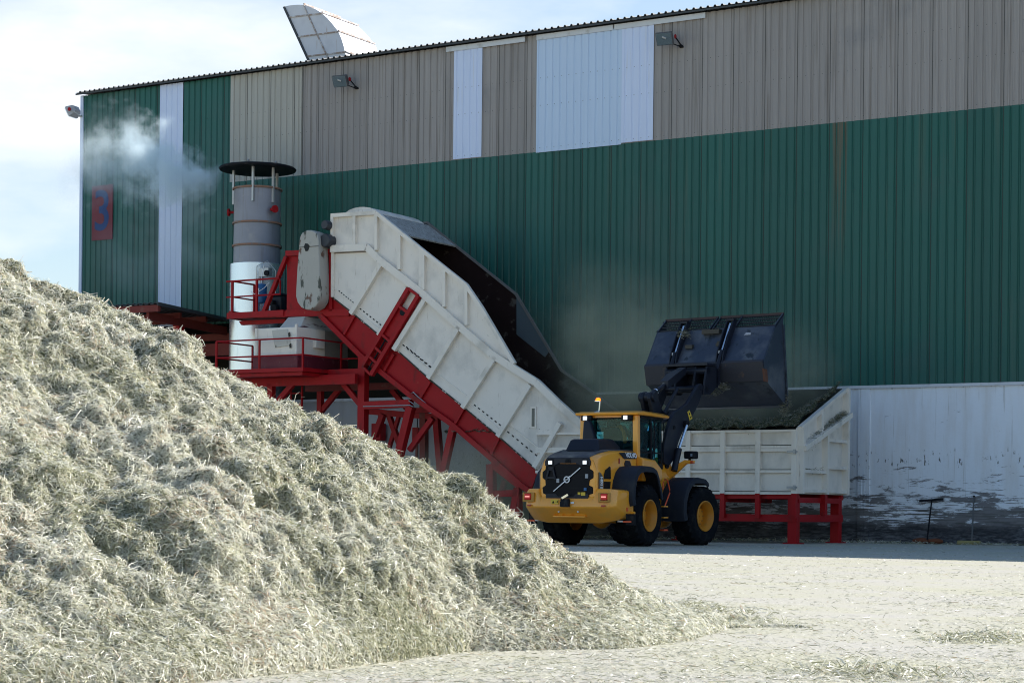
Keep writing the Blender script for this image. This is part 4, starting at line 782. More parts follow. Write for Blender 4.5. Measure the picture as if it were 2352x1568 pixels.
lpart(MB().box(-.80, .80, .28, 1.5, 1.62, 2.0), 'cab_base', M['yellow'], bevel=.06, smooth=40)
mb = MB()
for sx_ in (-1, 1): mb = MB(); mb.loft([[(sx_ * .80, .30, 1.62), (sx_ * 1.0, .30, 1.62), (sx_ * 1.0, .30, 2.18), (sx_ * .80, .30, 2.25)], [(sx_ * .80, 1.0, 1.62), (sx_ * 1.02, 1.0, 1.62), (sx_ * 1.0, 1.0, 2.15), (sx_ * .80, 1.0, 2.2)], [(sx_ * .80, 1.35, 1.62), (sx_ * 1.02, 1.35, 1.62), (sx_ * 1.0, 1.35, 1.95), (sx_ * .80, 1.35, 2.0)], [(sx_ * .80, 1.45, 1.62), (sx_ * .98, 1.45, 1.62), (sx_ * .96, 1.45, 1.75), (sx_ * .80, 1.45, 1.78)]]); lpart(mb, 'tank_cover', M['yellow'], bevel=.03, smooth=45)
# cab
XB, YB0, YB1, ZB, ZT = .80, .38, 1.78, 2.0, 3.27
rf = [[(-.88, .22, 3.27), (.86, .22, 3.27), (.92, .5, 3.27), (.90, 1.95, 3.25), (.6, 2.08, 3.23), (-.6, 2.08, 3.23), (-.90, 1.95, 3.25), (-.92, .5, 3.27)], [(-.90, .20, 3.33), (.88, .20, 3.33), (.94, .5, 3.345), (.92, 1.97, 3.31), (.6, 2.1, 3.29), (-.6, 2.1, 3.29), (-.92, 1.97, 3.31), (-.94, .5, 3.345)], [(-.80, .34, 3.375), (.78, .34, 3.375), (.84, .6, 3.385), (.82, 1.8, 3.365), (.55, 1.95, 3.35), (-.55, 1.95, 3.35), (-.82, 1.8, 3.365), (-.84, .6, 3.385)]]
lpart(MB().loft(rf), 'cab_roof', M['yellow'], bevel=.015, smooth=40)
mb = MB()
for sx_ in (-1, 1): mb.bar((sx_ * (XB - .04), YB0 + .02, 1.98), (sx_ * (XB - .06), YB0 + .02, ZT), .15, .14, (0, 1, 0))
mb.box(-.74, .74, YB0 - .03, YB0 + .06, 3.2, 3.28)
lpart(mb, 'rear_pillar', M['yellow'], bevel=.02)
mb = MB()
for k in range(9): mb.box(.795, .803, YB0 - .01, YB0 + .05, 2.07 + k * .035, 2.085 + k * .035)
lpart(mb, 'pillar_vent', M['black'], smooth=0)
mb = MB()
for sx_ in (-1, 1):
    mb.bar((sx_ * (XB - .05), YB1, ZB), (sx_ * (XB - .09), YB1 - .02, ZT), .09, .09, (0, 1, 0)).bar((sx_ * XB, 1.12, ZB), (sx_ * (XB - .02), 1.12, ZT), .05, .07, (0, 1, 0))
    mb.box(sx_ * XB - .03, sx_ * XB + .03, YB0 + .09, YB1, ZB - .05, ZB + .06); mb.box(sx_ * XB - .03, sx_ * XB + .03, YB0 + .09, YB1, 3.2, 3.27); mb.box(sx_ * XB - .012, sx_ * XB + .012, YB0 + .1, YB1, 2.33, 2.37)
mb.box(-.78, .78, YB1 - .04, YB1 + .04, ZB - .05, ZB + .1).box(-.78, .78, YB1 - .04, YB1 + .04, 3.18, 3.27).box(-.72, .72, YB0 + .06, YB0 + .12, ZB, 2.42)
lpart(mb, 'cab_frame', M['black'], smooth=0)
lpart(MB().box(-.72, .72, YB0 + .02, YB0 + .03, 2.35, 3.2), 'rear_window', M['cab_glass'], smooth=0)
lpart(MB().box(-.72, .72, YB1 + .0, YB1 + .01, ZB + .1, 3.2), 'windscreen', M['cab_glass'], smooth=0)
for sx_ in (-1, 1): lpart(MB().box(sx_ * (XB - .01) - .004, sx_ * (XB - .01) + .004, YB0 + .1, YB1 - .05, ZB + .05, 3.2), 'door_window' if sx_ > 0 else 'side_window', M['cab_glass'], smooth=0)
lpart(MB().tube([(.85, 1.18, 2.1), (.87, 1.18, 2.2), (.87, 1.18, 3.1), (.85, 1.18, 3.2)], .015, 6).tube([(.85, 1.72, 2.1), (.87, 1.72, 2.2), (.87, 1.72, 3.05), (.85, 1.72, 3.15)], .015, 6), 'door_rail', M['black'])
lpart(MB().box(-.76, .76, YB0 + .1, YB1 - .04, 1.97, 2.03).box(-.76, -.45, .5, 1.5, 2.03, 2.35).box(.48, .74, .5, 1.35, 2.03, 2.42), 'cab_floor', M['black'], smooth=0)
mb = MB().box(-.27, .27, .62, 1.12, 2.33, 2.45).loft([[(-.27, .56, 2.42), (.27, .56, 2.42), (.27, .70, 2.42), (-.27, .70, 2.42)], [(-.25, .50, 2.85), (.25, .50, 2.85), (.25, .62, 2.85), (-.25, .62, 2.85)], [(-.18, .47, 2.98), (.18, .47, 2.98), (.18, .56, 2.98), (-.18, .56, 2.98)]]).box(-.2, .2, .7, 1.0, 2.03, 2.34)
seat = lpart(mb, 'seat', M['fabric'], bevel=.03, smooth=40)
MB().box(-.13, .13, .46, .55, 2.99, 3.15).build('headrest', M['fabric'], seat, bevel=.03)
lpart(MB().bar((0, 1.5, 2.03), (0, 1.34, 2.68), .09, .07), 'steering_column', M['black'], smooth=0)
mb = MB(); c_ = V((0, 1.30, 2.72)); mb.tube([c_ + V((.18 * math.cos(a), .09 * math.sin(a), .15 * math.sin(a))) for a in [2 * math.pi * k / 24 for k in range(25)]], .014, 6); lpart(mb, 'steering_wheel', M['black'])
# dark exhaust tower behind the cab, roof lights, beacon
lpart(MB().loft([[(-.66, .12, 2.36), (-.20, .12, 2.36), (-.20, .34, 2.36), (-.66, .34, 2.36)], [(-.65, .15, 2.8), (-.33, .15, 2.8), (-.33, .32, 2.8), (-.65, .32, 2.8)], [(-.64, .17, 3.10), (-.44, .17, 3.10), (-.44, .3, 3.10), (-.64, .3, 3.10)], [(-.62, .19, 3.14), (-.48, .19, 3.14), (-.48, .28, 3.14), (-.62, .28, 3.14)]]), 'exhaust_tower', M['mblack'], bevel=.03, smooth=40)
for x in (-.62, .52):
    o = lpart(MB().box(x - .12, x + .17, .22, .34, 3.14, 3.27), 'work_light', M['black'], bevel=.02); MB().box(x - .055, x + .06, .205, .23, 3.155, 3.255).build('lens', M['lens'], o, bevel=.008)
lpart(MB().tube([(-.52, .27, 3.20), (.40, .27, 3.20)], .012, 6), 'roof_wiper_rail', M['black'])
bp_ = V((-.28, .32, 3.36))
bk = lpart(MB().tube([bp_ + V((-.12, 0, .0)), bp_ + V((.03, 0, .02))], .018, 8).tube([bp_ + V((.01, 0, 0)), bp_ + V((.03, 0, .27))], .016, 8).box(bp_.x - .09, bp_.x + .05, .26, .38, 3.625, 3.64), 'beacon_post', M['chrome'])
MB().lathe([(.06, 0), (.066, .02), (.055, .065), (.01, .085)], bp_ + V((-.02, 0, .28)), (0, 0, 1), 16).build('beacon', M['beacon'], bk)
# driver
dr = Thing('person', 'driver in dark clothes and orange vest seated in the loader cab', 'person', LF, (0, .82, 2.45))
def skin_figure():
    J = [((0, 0, .10), .15), ((0, -.03, .32), .15), ((0, -.02, .50), .155), ((0, 0, .60), .06), ((0, .01, .68), .085), ((0, .02, .78), .09), ((0, .02, .86), .07),
         ((.19, 0, .52), .07), ((.26, .16, .30), .05), ((.15, .40, .30), .035), ((-.19, 0, .52), .07), ((-.26, .16, .30), .05), ((-.15, .40, .30), .035),
         ((.10, .05, .08), .10), ((.14, .42, .10), .085), ((.14, .50, -.28), .06), ((.14, .60, -.36), .045), ((-.10, .05, .08), .10), ((-.14, .42, .10), .085), ((-.14, .50, -.28), .06), ((-.14, .60, -.36), .045), ((.13, .47, .31), .03), ((-.13, .47, .31), .03)]
    E_ = [(0, 1), (1, 2), (2, 3), (3, 4), (4, 5), (5, 6), (2, 7), (7, 8), (8, 9), (9, 21), (2, 10), (10, 11), (11, 12), (12, 22), (0, 13), (13, 14), (14, 15), (15, 16), (0, 17), (17, 18), (18, 19), (19, 20)]
    me = bpy.data.meshes.new('body'); me.from_pydata([p for p, r_ in J], E_, []); o = bpy.data.objects.new('body', me); sc.collection.objects.link(o); o.parent = dr.e
    o.modifiers.new('skin', 'SKIN'); sv = me.skin_vertices[0].data
    for q, (p, r_) in zip(sv, J): q.radius = (r_, r_)
    sv[0].use_root = True; o.modifiers.new('sub', 'SUBSURF').levels = 1; o.modifiers['sub'].render_levels = 2
    me.materials.append(M['cloth']); return o
skin_figure()
mb = MB().sphere((0, .82 + .025, 2.45 + .80), .085, .105, .12, 14, 9).tube([(0, .82, 3.02), (0, .83, 3.12)], .055, 10); mb.build('face', M['skin'], dr.e, dr.base)
MB().sphere((0, .82 + .005, 2.45 + .84), .098, .115, .10, 14, 9).box(-.07, .07, .90, .98, 3.28, 3.29).build('cap', M['cloth'], dr.e, dr.base)
MB().loft([[(-.21, .68, 2.58), (.21, .68, 2.58), (.21, .97, 2.58), (-.21, .97, 2.58)], [(-.23, .66, 2.9), (.23, .66, 2.9), (.22, .96, 2.9), (-.22, .96, 2.9)], [(-.14, .74, 3.05), (.14, .74, 3.05), (.13, .90, 3.05), (-.13, .90, 3.05)]]).build('vest', M['hivis'], dr.e, dr.base, bevel=.04, smooth=60)
# wheels
def wheel(cx_, cy_, side, fr, name='wheel'):
    """tyre 0.60 wide whose outer face is at cx_"""
    mk = fpart if fr else lpart; s_ = side; x = lambda d: cx_ - s_ * d
    mb = MB(); prof = [(.40, .0), (.50, -.03), (.64, -.025), (.715, .03), (.745, .10), (.752, .30), (.745, .50), (.715, .57), (.64, .625), (.50, .63), (.40, .60)]
    mb.lathe([(r_, d) for r_, d in prof], (cx_, cy_, .76), (-s_, 0, 0), 56, False)
    for k in range(24):
        for h in (0, 1):
            a = 2 * math.pi * (k + .5 * h) / 24; p = []
            d0, d1 = (-.005, .33) if h == 0 else (.605, .27)
            for rr, dd, da in ((.66, d0, .0), (.772, d0 + (.06 if h == 0 else -.06), .0), (.785, d1, .17), (.735, d1, .17)):
                for w_ in (-.062, .062): p.append(V((x(dd), cy_ + rr * math.cos(a + da + w_), .76 + rr * math.sin(a + da + w_))))
            q = [p[0], p[1], p[3], p[2], p[4], p[5], p[7], p[6]]
            mb.add([p[0], p[1], p[2], p[3], p[4], p[5], p[6], p[7]], [(0, 1, 3, 2), (2, 3, 5, 4), (0, 2, 4, 6), (1, 7, 5, 3), (4, 5, 7, 6), (0, 6, 7, 1)])
    tyre = mk(mb, name, M['tyre'], smooth=30)
    rm = MB().lathe([(.385, .62), (.385, .02), (.40, -.02), (.375, -.03), (.355, .0), (.335, .05), (.315, .08), (.30, .12), (.285, .24), (.20, .25), (.19, .20), (.12, .18), (.02, .18)], (cx_, cy_, .76), (-s_, 0, 0), 40, False)
    rim = rm.build('rim', M['rimp'], tyre, smooth=35)
    bm_ = MB()
    for k in range(12):
        a = 2 * math.pi * k / 12; o = V((x(.235), cy_ + .24 * math.cos(a), .76 + .24 * math.sin(a))); bm_.lathe([(.02, 0), (.02, .03), (.008, .035)], o, (s_, 0, 0), 6)
    bm_.build('wheel_nuts', mat('dull_yellow_nut', (.36, .18, .04), .5) if 'dull_yellow_nut' not in bpy.data.materials else bpy.data.materials['dull_yellow_nut'], tyre, smooth=0)
for sd in (1, -1): wheel(sd * 1.33, 0, sd, False); wheel(sd * 1.33, 0, sd, True)
lpart(MB().tube([(-.8, 0, .76), (.8, 0, .76)], .2, 14).sphere((0, 0, .76), .3, .32, .34), 'rear_axle', M['yellow']); fpart(MB().tube([(-.8, 0, .76), (.8, 0, .76)], .2, 14).sphere((0, 0, .76), .3, .32, .34), 'front_axle', M['yellow'])
# fenders
def fender(pts, x0_, x1_, fr, th=.045, lip=.10):
    mk = fpart if fr else lpart
    for sd in (1, -1):
        mb = MB(); n = len(pts); inn = []
        for i, (y, z) in enumerate(pts):
            a = V((0, *pts[max(i - 1, 0)])); b = V((0, *pts[min(i + 1, n - 1)])); t = (b - a).normalized(); inn.append(V((0, -t.z, t.y)) * -1)
        secs = []
        for (y, z), q in zip(pts, inn):
            P_ = lambda xx, d: (sd * xx, y + q.y * d, z + q.z * d)
            secs.append([P_(x0_, 0), P_(x1_ - .10, 0), P_(x1_ - .02, .025), P_(x1_, .08), P_(x1_, lip + .05), P_(x1_ - .03, lip + .05), P_(x1_ - .05, .10), P_(x1_ - .12, th), P_(x0_, th)])
        mk(mb.loft(secs), 'fender', M['plastic'], smooth=45)
fender([(-1.02, .98), (-1.08, 1.15), (-1.06, 1.40), (-1.0, 1.62), (-.86, 1.83), (-.66, 1.95), (-.35, 1.985), (.10, 1.975), (.32, 1.90), (.46, 1.72), (.62, 1.42), (.70, 1.2)], .72, 1.40, False)
fender([(-1.0, .62), (-1.06, .85), (-1.04, 1.15), (-.94, 1.42), (-.78, 1.62), (-.55, 1.74), (-.25, 1.755), (.02, 1.73), (.16, 1.64), (.20, 1.58)], .66, 1.36, True)
# access ladder between the wheels
lpart(MB().box(1.02, 1.08, .98, 1.06, .62, 1.5).box(1.02, 1.30, .88, 1.12, .98, 1.01).box(1.02, 1.30, .90, 1.14, .70, .73).box(1.0, 1.06, .95, 1.09, 1.4, 1.62), 'access_ladder', M['yellow'], smooth=0)
lpart(MB().box(1.05, 1.07, .9, 1.12, .42, .7), 'lower_step_strap', M['black'], smooth=0); lpart(MB().box(1.02, 1.30, .90, 1.14, .38, .42), 'lower_step', M['orange'], smooth=0)
lpart(MB().tube([(1.2, 1.02, 1.42), (1.2, 1.04, 1.60), (1.2, 1.14, 1.68), (1.2, 1.28, 1.66), (1.2, 1.42, 1.42), (1.2, 1.42, 1.34), (1.2, 1.14, 1.0)], .018, 8), 'grab_rail', M['orange'])
lpart(MB().box(-.35, .35, 1.2, 1.75, .55, 1.25), 'articulation_joint', M['black'], bevel=.03)
# front frame, lifting arms, linkage (coordinates of the steered front frame)
yz = lambda pts, x0, d: MB().prism([V((x0, y, z)) for y, z in pts], (d, 0, 0))
tw = [(-1.01, 2.26), (-.54, 2.27), (-.42, 2.16), (-.30, 1.97), (-.19, 1.83), (-.10, 1.2), (-.2, .85), (-.9, .85), (-1.05, 1.2)]
for sd in (-1, 1): fpart(yz(tw, sd * .46 - .06, .12), 'tower_plate', M['yellow'], bevel=.02)
fpart(MB().box(-.42, .42, -1.0, .3, .6, 1.25).box(-.4, .4, -.95, -.6, 1.25, 1.9), 'front_frame', M['yellow'], bevel=.03)
fpart(MB().lathe([(.01, 0), (.07, 0), (.07, .05), (.01, .05)], (.52, -.62, 2.05), (1, 0, 0), 14).lathe([(.01, 0), (.08, 0), (.08, .08), (.01, .08)], (.52, -.55, 1.28), (1, 0, 0), 14), 'pivot_pin', M['black'])
arm = [(-.92, 2.22), (-.84, 2.6), (-.70, 2.98), (-.54, 3.28), (-.36, 3.46), (-.05, 3.58), (.21, 3.70), (.50, 3.98), (.78, 4.24), (.90, 4.27), (1.0, 4.18), (.97, 4.04), (.78, 3.72), (.52, 3.42), (.28, 3.18), (.08, 3.02), (-.15, 2.72), (-.40, 2.2), (-.60, 2.06), (-.80, 2.08)]
for sd in (-1, 1):
    am = fpart(yz(arm, sd * .56 - .05, .10), 'lifting_arm', M['mblack'], bevel=.015)
    MB().lathe([(.01, 0), (.09, 0), (.09, .1), (.01, .1)], (sd * .60, .10, 3.16), (sd, 0, 0), 14).lathe([(.01, 0), (.055, 0), (.055, .02), (.01, .02)], (sd * .605, -.40, 3.05), (sd, 0, 0), 14).build('arm_pin', M['black'], am)
    lc = fpart(MB().tube([(sd * .70, -.52, 1.92), (sd * .70, -.30, 2.50)], .085, 16), 'lift_cylinder', M['mblack'])
    MB().tube([(sd * .70, -.31, 2.48), (sd * .70, .06, 3.12)], .042, 14).build('rod', M['chrome'], lc)
    if sd == 1:
        q = [BF.hit(k1(*p), 0, .615) for p in ((1517, 322), (1535, 307), (1560, 375), (1536, 393))]
        MB().prism(q, (.004, 0, 0)).build('sticker', M['sticker'], am, smooth=0)
        q = [BF.hit(k1(*p), 0, .62) for p in ((1530, 325), (1541, 335), (1540, 350), (1532, 345))]; MB().prism(q, (.003, 0, 0)).build('sticker_symbol', M['black'], am, smooth=0)
        q = [BF.hit(k1(*p), 0, .62) for p in ((1541, 360), (1552, 355), (1550, 372), (1545, 378))]; MB().prism(q, (.003, 0, 0)).build('sticker_symbol', M['black'], am, smooth=0)
for y, z, x, r_ in ((.02, 3.38, .56, .16), (-.66, 2.15, .56, .09), (.90, 4.14, .62, .075)): fpart(MB().tube([(-x, y, z), (x, y, z)], r_, 16), 'arm_cross_tube', M['mblack'])
rk = [(-.88, 3.80), (-.82, 3.95), (-.68, 3.99), (-.56, 3.90), (-.30, 3.52), (-.02, 3.42), (.0, 3.25), (-.2, 3.18), (-.5, 3.22), (-.72, 3.40)]
for x in (-.17, .07): fpart(yz(rk, x, .10), 'rocker_plate', M['mblack'], bevel=.012)
fpart(MB().tube([(-.24, -.71, 3.84), (.24, -.71, 3.84)], .125, 18), 'rocker_pin', M['mblack'])
tl = fpart(MB().tube([(0, -.62, 3.88), (0, -.38, 4.0)], .085, 14).tube([(0, -.38, 4.0), (0, .06, 4.2)], .058, 14).loft([[(-.12, .02, 4.10), (.12, .02, 4.10), (.12, .02, 4.30), (-.12, .02, 4.30)], [(-.16, .45, 4.30), (.16, .45, 4.30), (.16, .40, 4.52), (-.16, .40, 4.52)], [(-.10, .95, 4.56), (.10, .95, 4.56), (.10, .92, 4.72), (-.10, .92, 4.72)]]), 'tilt_link', M['mblack'], smooth=40)
MB().tube([(0, -.40, 3.99), (0, -.37, 4.005)], .09, 14).tube([(0, .04, 4.19), (0, .07, 4.205)], .075, 14).build('bright_collar', M['chrome'], tl)
for x in (-.25, .28): fpart(MB().tube([(x, -.38, 3.42), (x, .25, 4.12)], .05, 10), 'hydraulic_pipe', M['mblack'])
tc_ = fpart(MB().tube([(0, -.95, 2.3), (0, -.72, 2.9)], .09, 14), 'tilt_cylinder', M['mblack']); MB().tube([(0, -.72, 2.88), (0, -.5, 3.3)], .045, 12).build('rod', M['chrome'], tc_)
for i, x in enumerate((.12, .22, .32, .38)): fpart(MB().tube([(x, -1.0, 2.1 + i * .1), (x + .04, -1.02 + .05 * i, 2.6), (x + .06, -.78, 3.0 + .05 * i), (x, -.5, 3.2), (x, -.1, 3.5)], .022, 6), 'hose', M['cable'])
fpart(MB().box(.05, .42, -1.02, -.78, 2.5, 2.95), 'valve_block', M['black'], bevel=.03)
for i, x in enumerate((.45, .5)): fpart(MB().bar((x, -1.15, 2.14), (x + .01, -1.13, 2.42), .02), 'bright_pipe', M['chrome'], smooth=0)
# headlamp bracket on the right and left
for sd in (1, -1):
    y0 = BF.hit(k1(1360, 835), 0, .55); A_ = [(.50, -.62, 1.82), (.50, -.42, 1.70), (.92, -.30, 2.10), (1.14, -.30, 2.12), (1.16, -.30, 2.19), (.90, -.34, 2.21), (.66, -.48, 2.05), (.5, -.60, 2.02)]
    fpart(MB().prism([V((sd * x, y, z)) for x, y, z in A_], (0, .07, 0)), 'lamp_arm', M['yellow'], bevel=.01)
    fpart(MB().box(sd * 1.10 - .045, sd * 1.10 + .045, -.325, -.22, 2.12, 2.185), 'indicator', M['orange'], bevel=.01)
    hl = fpart(MB().box(sd * .98 - .14, sd * .98 + .15, -.3, -.02, 2.24, 2.44), 'headlamp', M['black'], bevel=.035); MB().box(sd * .98 + .08, sd * .98 + .13, -.308, -.29, 2.30, 2.37).build('lamp_tag', mat('bluish_tab', (.2, .25, .33), .4) if 'bluish_tab' not in bpy.data.materials else bpy.data.materials['bluish_tab'], hl, smooth=0)
    fpart(MB().bar((sd * .98, -.25, 2.12), (sd * .98, -.2, 2.28), .05), 'lamp_stalk', M['black'], smooth=0)
# quick coupler
cp = [(.92, 3.98), (.98, 4.3), (1.10, 4.74), (1.42, 4.84), (1.75, 4.62), (1.72, 4.3), (1.25, 3.98)]
for x in (-.66, -.32, .26, .60): fpart(yz(cp, x, .06), 'coupler_plate', M['mblack'], bevel=.01)
fpart(MB().box(-.70, .70, 1.02, 1.5, 4.76, 4.82).tube([(-.66, 1.15, 4.62), (.66, 1.15, 4.62)], .09, 14).tube([(-.66, 1.08, 4.12), (.66, 1.08, 4.12)], .08, 14).box(-.66, .66, 1.55, 1.65, 4.2, 4.7), 'coupler_cross', M['mblack'])
# bucket
BW = 1.88
o_ = [(2.90, 5.92), (2.50, 5.86), (1.92, 4.88), (2.03, 4.37), (3.17, 3.72)]; i_ = [(2.90, 5.88), (2.52, 5.815), (1.975, 4.88), (2.075, 4.405), (3.17, 3.765)]
bu = fpart(yz(o_ + i_[::-1], -BW, 2 * BW), 'bucket', M['bucket'], smooth=0)
for sd in (-1, 1): yz(o_, sd * BW - .02, .04).build('bucket_side', M['bucket'], bu, smooth=0)
mb = MB()
for sd in (-1, 1): mb.bar((sd * BW, 2.90, 5.92), (sd * BW, 3.17, 3.72), .07, .10, (1, 0, 0))
mb.bar((-BW, 2.90, 5.91), (BW, 2.90, 5.91), .07, .07, (0, 1, 0)).bar((-BW - .02, 3.16, 3.735), (BW + .02, 3.16, 3.735), .05, .12, (0, 1, 0)); mb.build('rim', M['bucket'], bu, smooth=0)
yz([(1.90, 4.93), (1.86, 4.87), (1.98, 4.36), (2.03, 4.34)], -BW - .01, 2 * BW + .02).build('wear_band', mat('scuffed_band', (.035, .035, .045), .6, dirt=[((.09, .06, .045), .6, .7, 4, (1, 1, 1))]), bu, smooth=0)
mr_ = mat('brown_wear_plate', (.12, .05, .03), .7)
yz([(1.87, 4.68), (1.95, 4.34), (2.10, 4.33), (2.05, 4.66)], BW + .0, .05).build('corner_wear_plate', mr_, bu, smooth=0)
MB().prism([V((1.02, 2.36, 5.64)), V((1.22, 2.36, 5.64)), V((1.20, 2.41, 5.71)), V((1.05, 2.41, 5.71))], (0, -.012, 0)).build('white_sticker', mat('scuffed_white_sticker', (.4, .4, .42), .5, var=.5, scale=20), bu, smooth=0)
MB().box(-.30, .25, 2.30, 2.5, 5.72, 5.84).box(.26, .36, 2.2, 2.42, 5.35, 5.5).box(-.72, -.5, 2.12, 2.3, 5.33, 5.43).box(.28, .42, 2.1, 2.28, 5.36, 5.44).build('bracket', mat('dusty_bracket', (.06, .055, .045), .7), bu, smooth=0)
for xc_ in (-.97, .53):
    ch = MB()
    for d in (-.115, .085): ch.prism([V((xc_ + d, y, z)) for y, z in ((2.62, 6.08), (2.46, 6.10), (2.20, 5.70), (1.92, 5.14), (1.86, 4.85), (1.96, 4.83), (2.42, 5.72))], (.03, 0, 0))
    ch.box(xc_ - .115, xc_ + .115, 2.42, 2.6, 6.06, 6.11); ch = ch.build('cylinder_channel', M['mblack'], bu, smooth=0)
    MB().tube([(xc_, 2.44, 5.98), (xc_, 2.02, 5.20)], .032, 12).build('rod', M['chrome'], ch)
    MB().tube([(xc_, 2.03, 5.22), (xc_, 1.78, 4.70), (xc_ - .02, 1.72, 4.30 if xc_ > 0 else 4.5)], .062, 12).build('barrel', M['mblack'], ch)
    MB().tube([(xc_ - .07, 2.0, 5.22), (xc_ - .07, 1.99, 5.14)], .03, 8).build('fitting', M['galv'], ch)
gl = mat('rusty_guard_frame', (.055, .035, .035), .7)
for (x0_, x1_, dz) in ((-BW, -.18, .0), (-.08, BW, .0)):
    P_ = lambda x, t: V((x, 2.55 + .40 * t, 5.88 + .34 * t)); mb = MB()
    for t in (0.02, .33, .62): mb.bar(P_(x0_, t), P_(x1_, t), .025, .025, (0, 1, 0))
    for x in (x0_, (x0_ + x1_) / 2 if x0_ < -1 else .62, x1_): mb.bar(P_(x, -.1), P_(x, 1), .05, .04, (1, 0, 0))
    g_ = mb.build('spill_guard', M['mblack'], bu, smooth=0)
    MB().bar(P_(x0_ - .02, .98), P_(x1_ + .02, .98), .09, .04, (0, 1, 0)).build('top_rail', gl, bu, smooth=0)
    mb = MB(); n = int((x1_ - x0_) / .055)
    for k in range(n):
        x = x0_ + k * .055
        for a_, b_ in ((0, 1), (1, 0)): mb.bar(P_(x + .17 * a_ - .08, 0), P_(x + .17 * b_ - .08, .92), .011, .011, (1, 0, 0))
    mb.build('guard_mesh', M['black'], bu, smooth=0)
for sd in (-1, 1): yz([(2.5, 5.86), (2.9, 5.92), (2.97, 6.24), (2.93, 6.24), (2.52, 5.9)], sd * BW - .015, .03).build('guard_cheek', M['bucket'], bu, smooth=0)

# ------------------------------------------------------------------ hay
def strands_mesh(name, P, N, L_, Wd, cols, m, lift=.35, parent=None, lean=None):
    """one mesh of short bent straw blades; P positions, N normals, L_ lengths, Wd widths"""
    n = len(P); a = rng.normal(size=(n, 3))
    if lean is not None: a += lean
    a -= N * (a * N).sum(1, keepdims=True); a /= np.linalg.norm(a, axis=1, keepdims=True) + 1e-9
    up = np.clip(rng.normal(lift * .5, lift, (n, 1)), -.25, 1.6)
    d = a + N * up; d /= np.linalg.norm(d, axis=1, keepdims=True)
    bend = rng.normal(size=(n, 3)) * .16 * L_[:, None]
    w_ = np.cross(d, rng.normal(size=(n, 3))); w_ /= np.linalg.norm(w_, axis=1, keepdims=True) + 1e-9; w_ *= Wd[:, None] * .5
    p0 = P - d * (L_ * .35)[:, None]; p2 = P + d * (L_ * .65)[:, None]; p1 = (p0 + p2) / 2 + bend
    vs = np.stack([p0 - w_, p0 + w_, p1 - w_, p1 + w_, p2 - w_ * .6, p2 + w_ * .6], 1).reshape(-1, 3)
    b = (np.arange(n) * 6)[:, None]; fs = np.stack([b + np.array([0, 1, 3, 2]), b + np.array([2, 3, 5, 4])], 1).reshape(-1)
    me = bpy.data.meshes.new(name); me.vertices.add(len(vs)); me.vertices.foreach_set('co', vs.astype(np.float32).ravel())
    me.loops.add(len(fs)); me.loops.foreach_set('vertex_index', fs.astype(np.int32)); me.polygons.add(2 * n)
    me.polygons.foreach_set('loop_start', np.arange(2 * n, dtype=np.int32) * 4)
    me.update(calc_edges=True)
    at = me.attributes.new('straw', 'FLOAT_COLOR', 'POINT'); c4 = np.ones((n, 6, 4), np.float32); c4[:, :, :3] = cols[:, None, :]; at.data.foreach_set('color', c4.ravel())
    me.materials.append(m); o = bpy.data.objects.new(name, me); sc.collection.objects.link(o)
    if parent: o.parent = parent
    return o
def straw_material(name, gain=1.):
    m = bpy.data.materials.new(name); m.use_nodes = True; n = m.node_tree.nodes; l = m.node_tree.links; b = n['Principled BSDF']
    a = n.new('ShaderNodeAttribute'); a.attribute_name = 'straw'; b.inputs['Roughness'].default_value = .34; b.inputs['Specular IOR Level'].default_value = .6
    l.new(a.outputs['Color'], b.inputs['Base Color'])
    t = n.new('ShaderNodeBsdfTranslucent'); l.new(a.outputs['Color'], t.inputs[0]); mx = n.new('ShaderNodeMixShader'); mx.inputs[0].default_value = .36
    l.new(b.outputs[0], mx.inputs[1]); l.new(t.outputs[0], mx.inputs[2]); l.new(mx.outputs[0], n['Material Output'].inputs[0]); return m
STRAW = straw_material('dry_hay_stalk')
def straw_cols(n, green=.35, P=None):
    pal = np.array([[.88, .85, .74], [.81, .79, .65], [.59, .575, .41], [.28, .29, .17], [.94, .92, .85], [.60, .47, .34]])
    g = np.full(n, green)
    if P is not None: g = np.clip(green + .55 * perlin(P[:, 0] * 1.1, P[:, 1] * 1.1, P[:, 2] * 1.1 + 9), .05, .9)
    r_ = rng.random(n); k = np.where(r_ < g, np.where(rng.random(n) < .6, 2, 3), np.where(rng.random(n) < .5, 0, np.where(rng.random(n) < .55, 1, np.where(rng.random(n) < .75, 4, 5))))
    if P is not None:
        br = perlin(P[:, 0] * 1.7 + 3, P[:, 1] * 1.7, P[:, 2] * 1.7) > .38; k = np.where(br & (rng.random(n) < .16), 5, k)
    return pal[k] * rng.uniform(.75, 1.15, (n, 1))
# --- the big pile: crest and foot given in plan, then clumps
sil = [(-300, 480), (0, 575), (70, 615), (150, 663), (225, 690), (300, 728), (350, 745), (420, 775), (480, 822), (560, 860), (640, 905), (700, 945), (760, 950), (850, 985), (1000, 1062), (1100, 1130), (1200, 1200), (1245, 1245), (1290, 1290), (1400, 1335), (1500, 1388), (1580, 1412), (1680, 1436)]
def crest_d(px): return np.interp(px, [0, 1000, 1250, 1400, 1650], [13.6, 13.6, 13.8, 14.2, 14.8])
cre = []
for p in sil:
    r = ray(*p); d = float(crest_d(p[0])); cre.append((r.x * d, d, max(0, CZ + r.z * d)))
cre = np.array(cre); cre = np.vstack([[-7.5, 13.6, 4.2], cre, [[cre[-1, 0] + .25, 14.9, 0]]])
foot = np.array([(-8, 7.6), (-3, 8.6), (-1.6, 9.6), (-1.05, 10.45), (-.66, 11.2), (-.25, 12.05), (.3, 12.25), (.72, 12.4), (1.2, 13.2), (1.62, 14.7), (1.95, 14.9)])
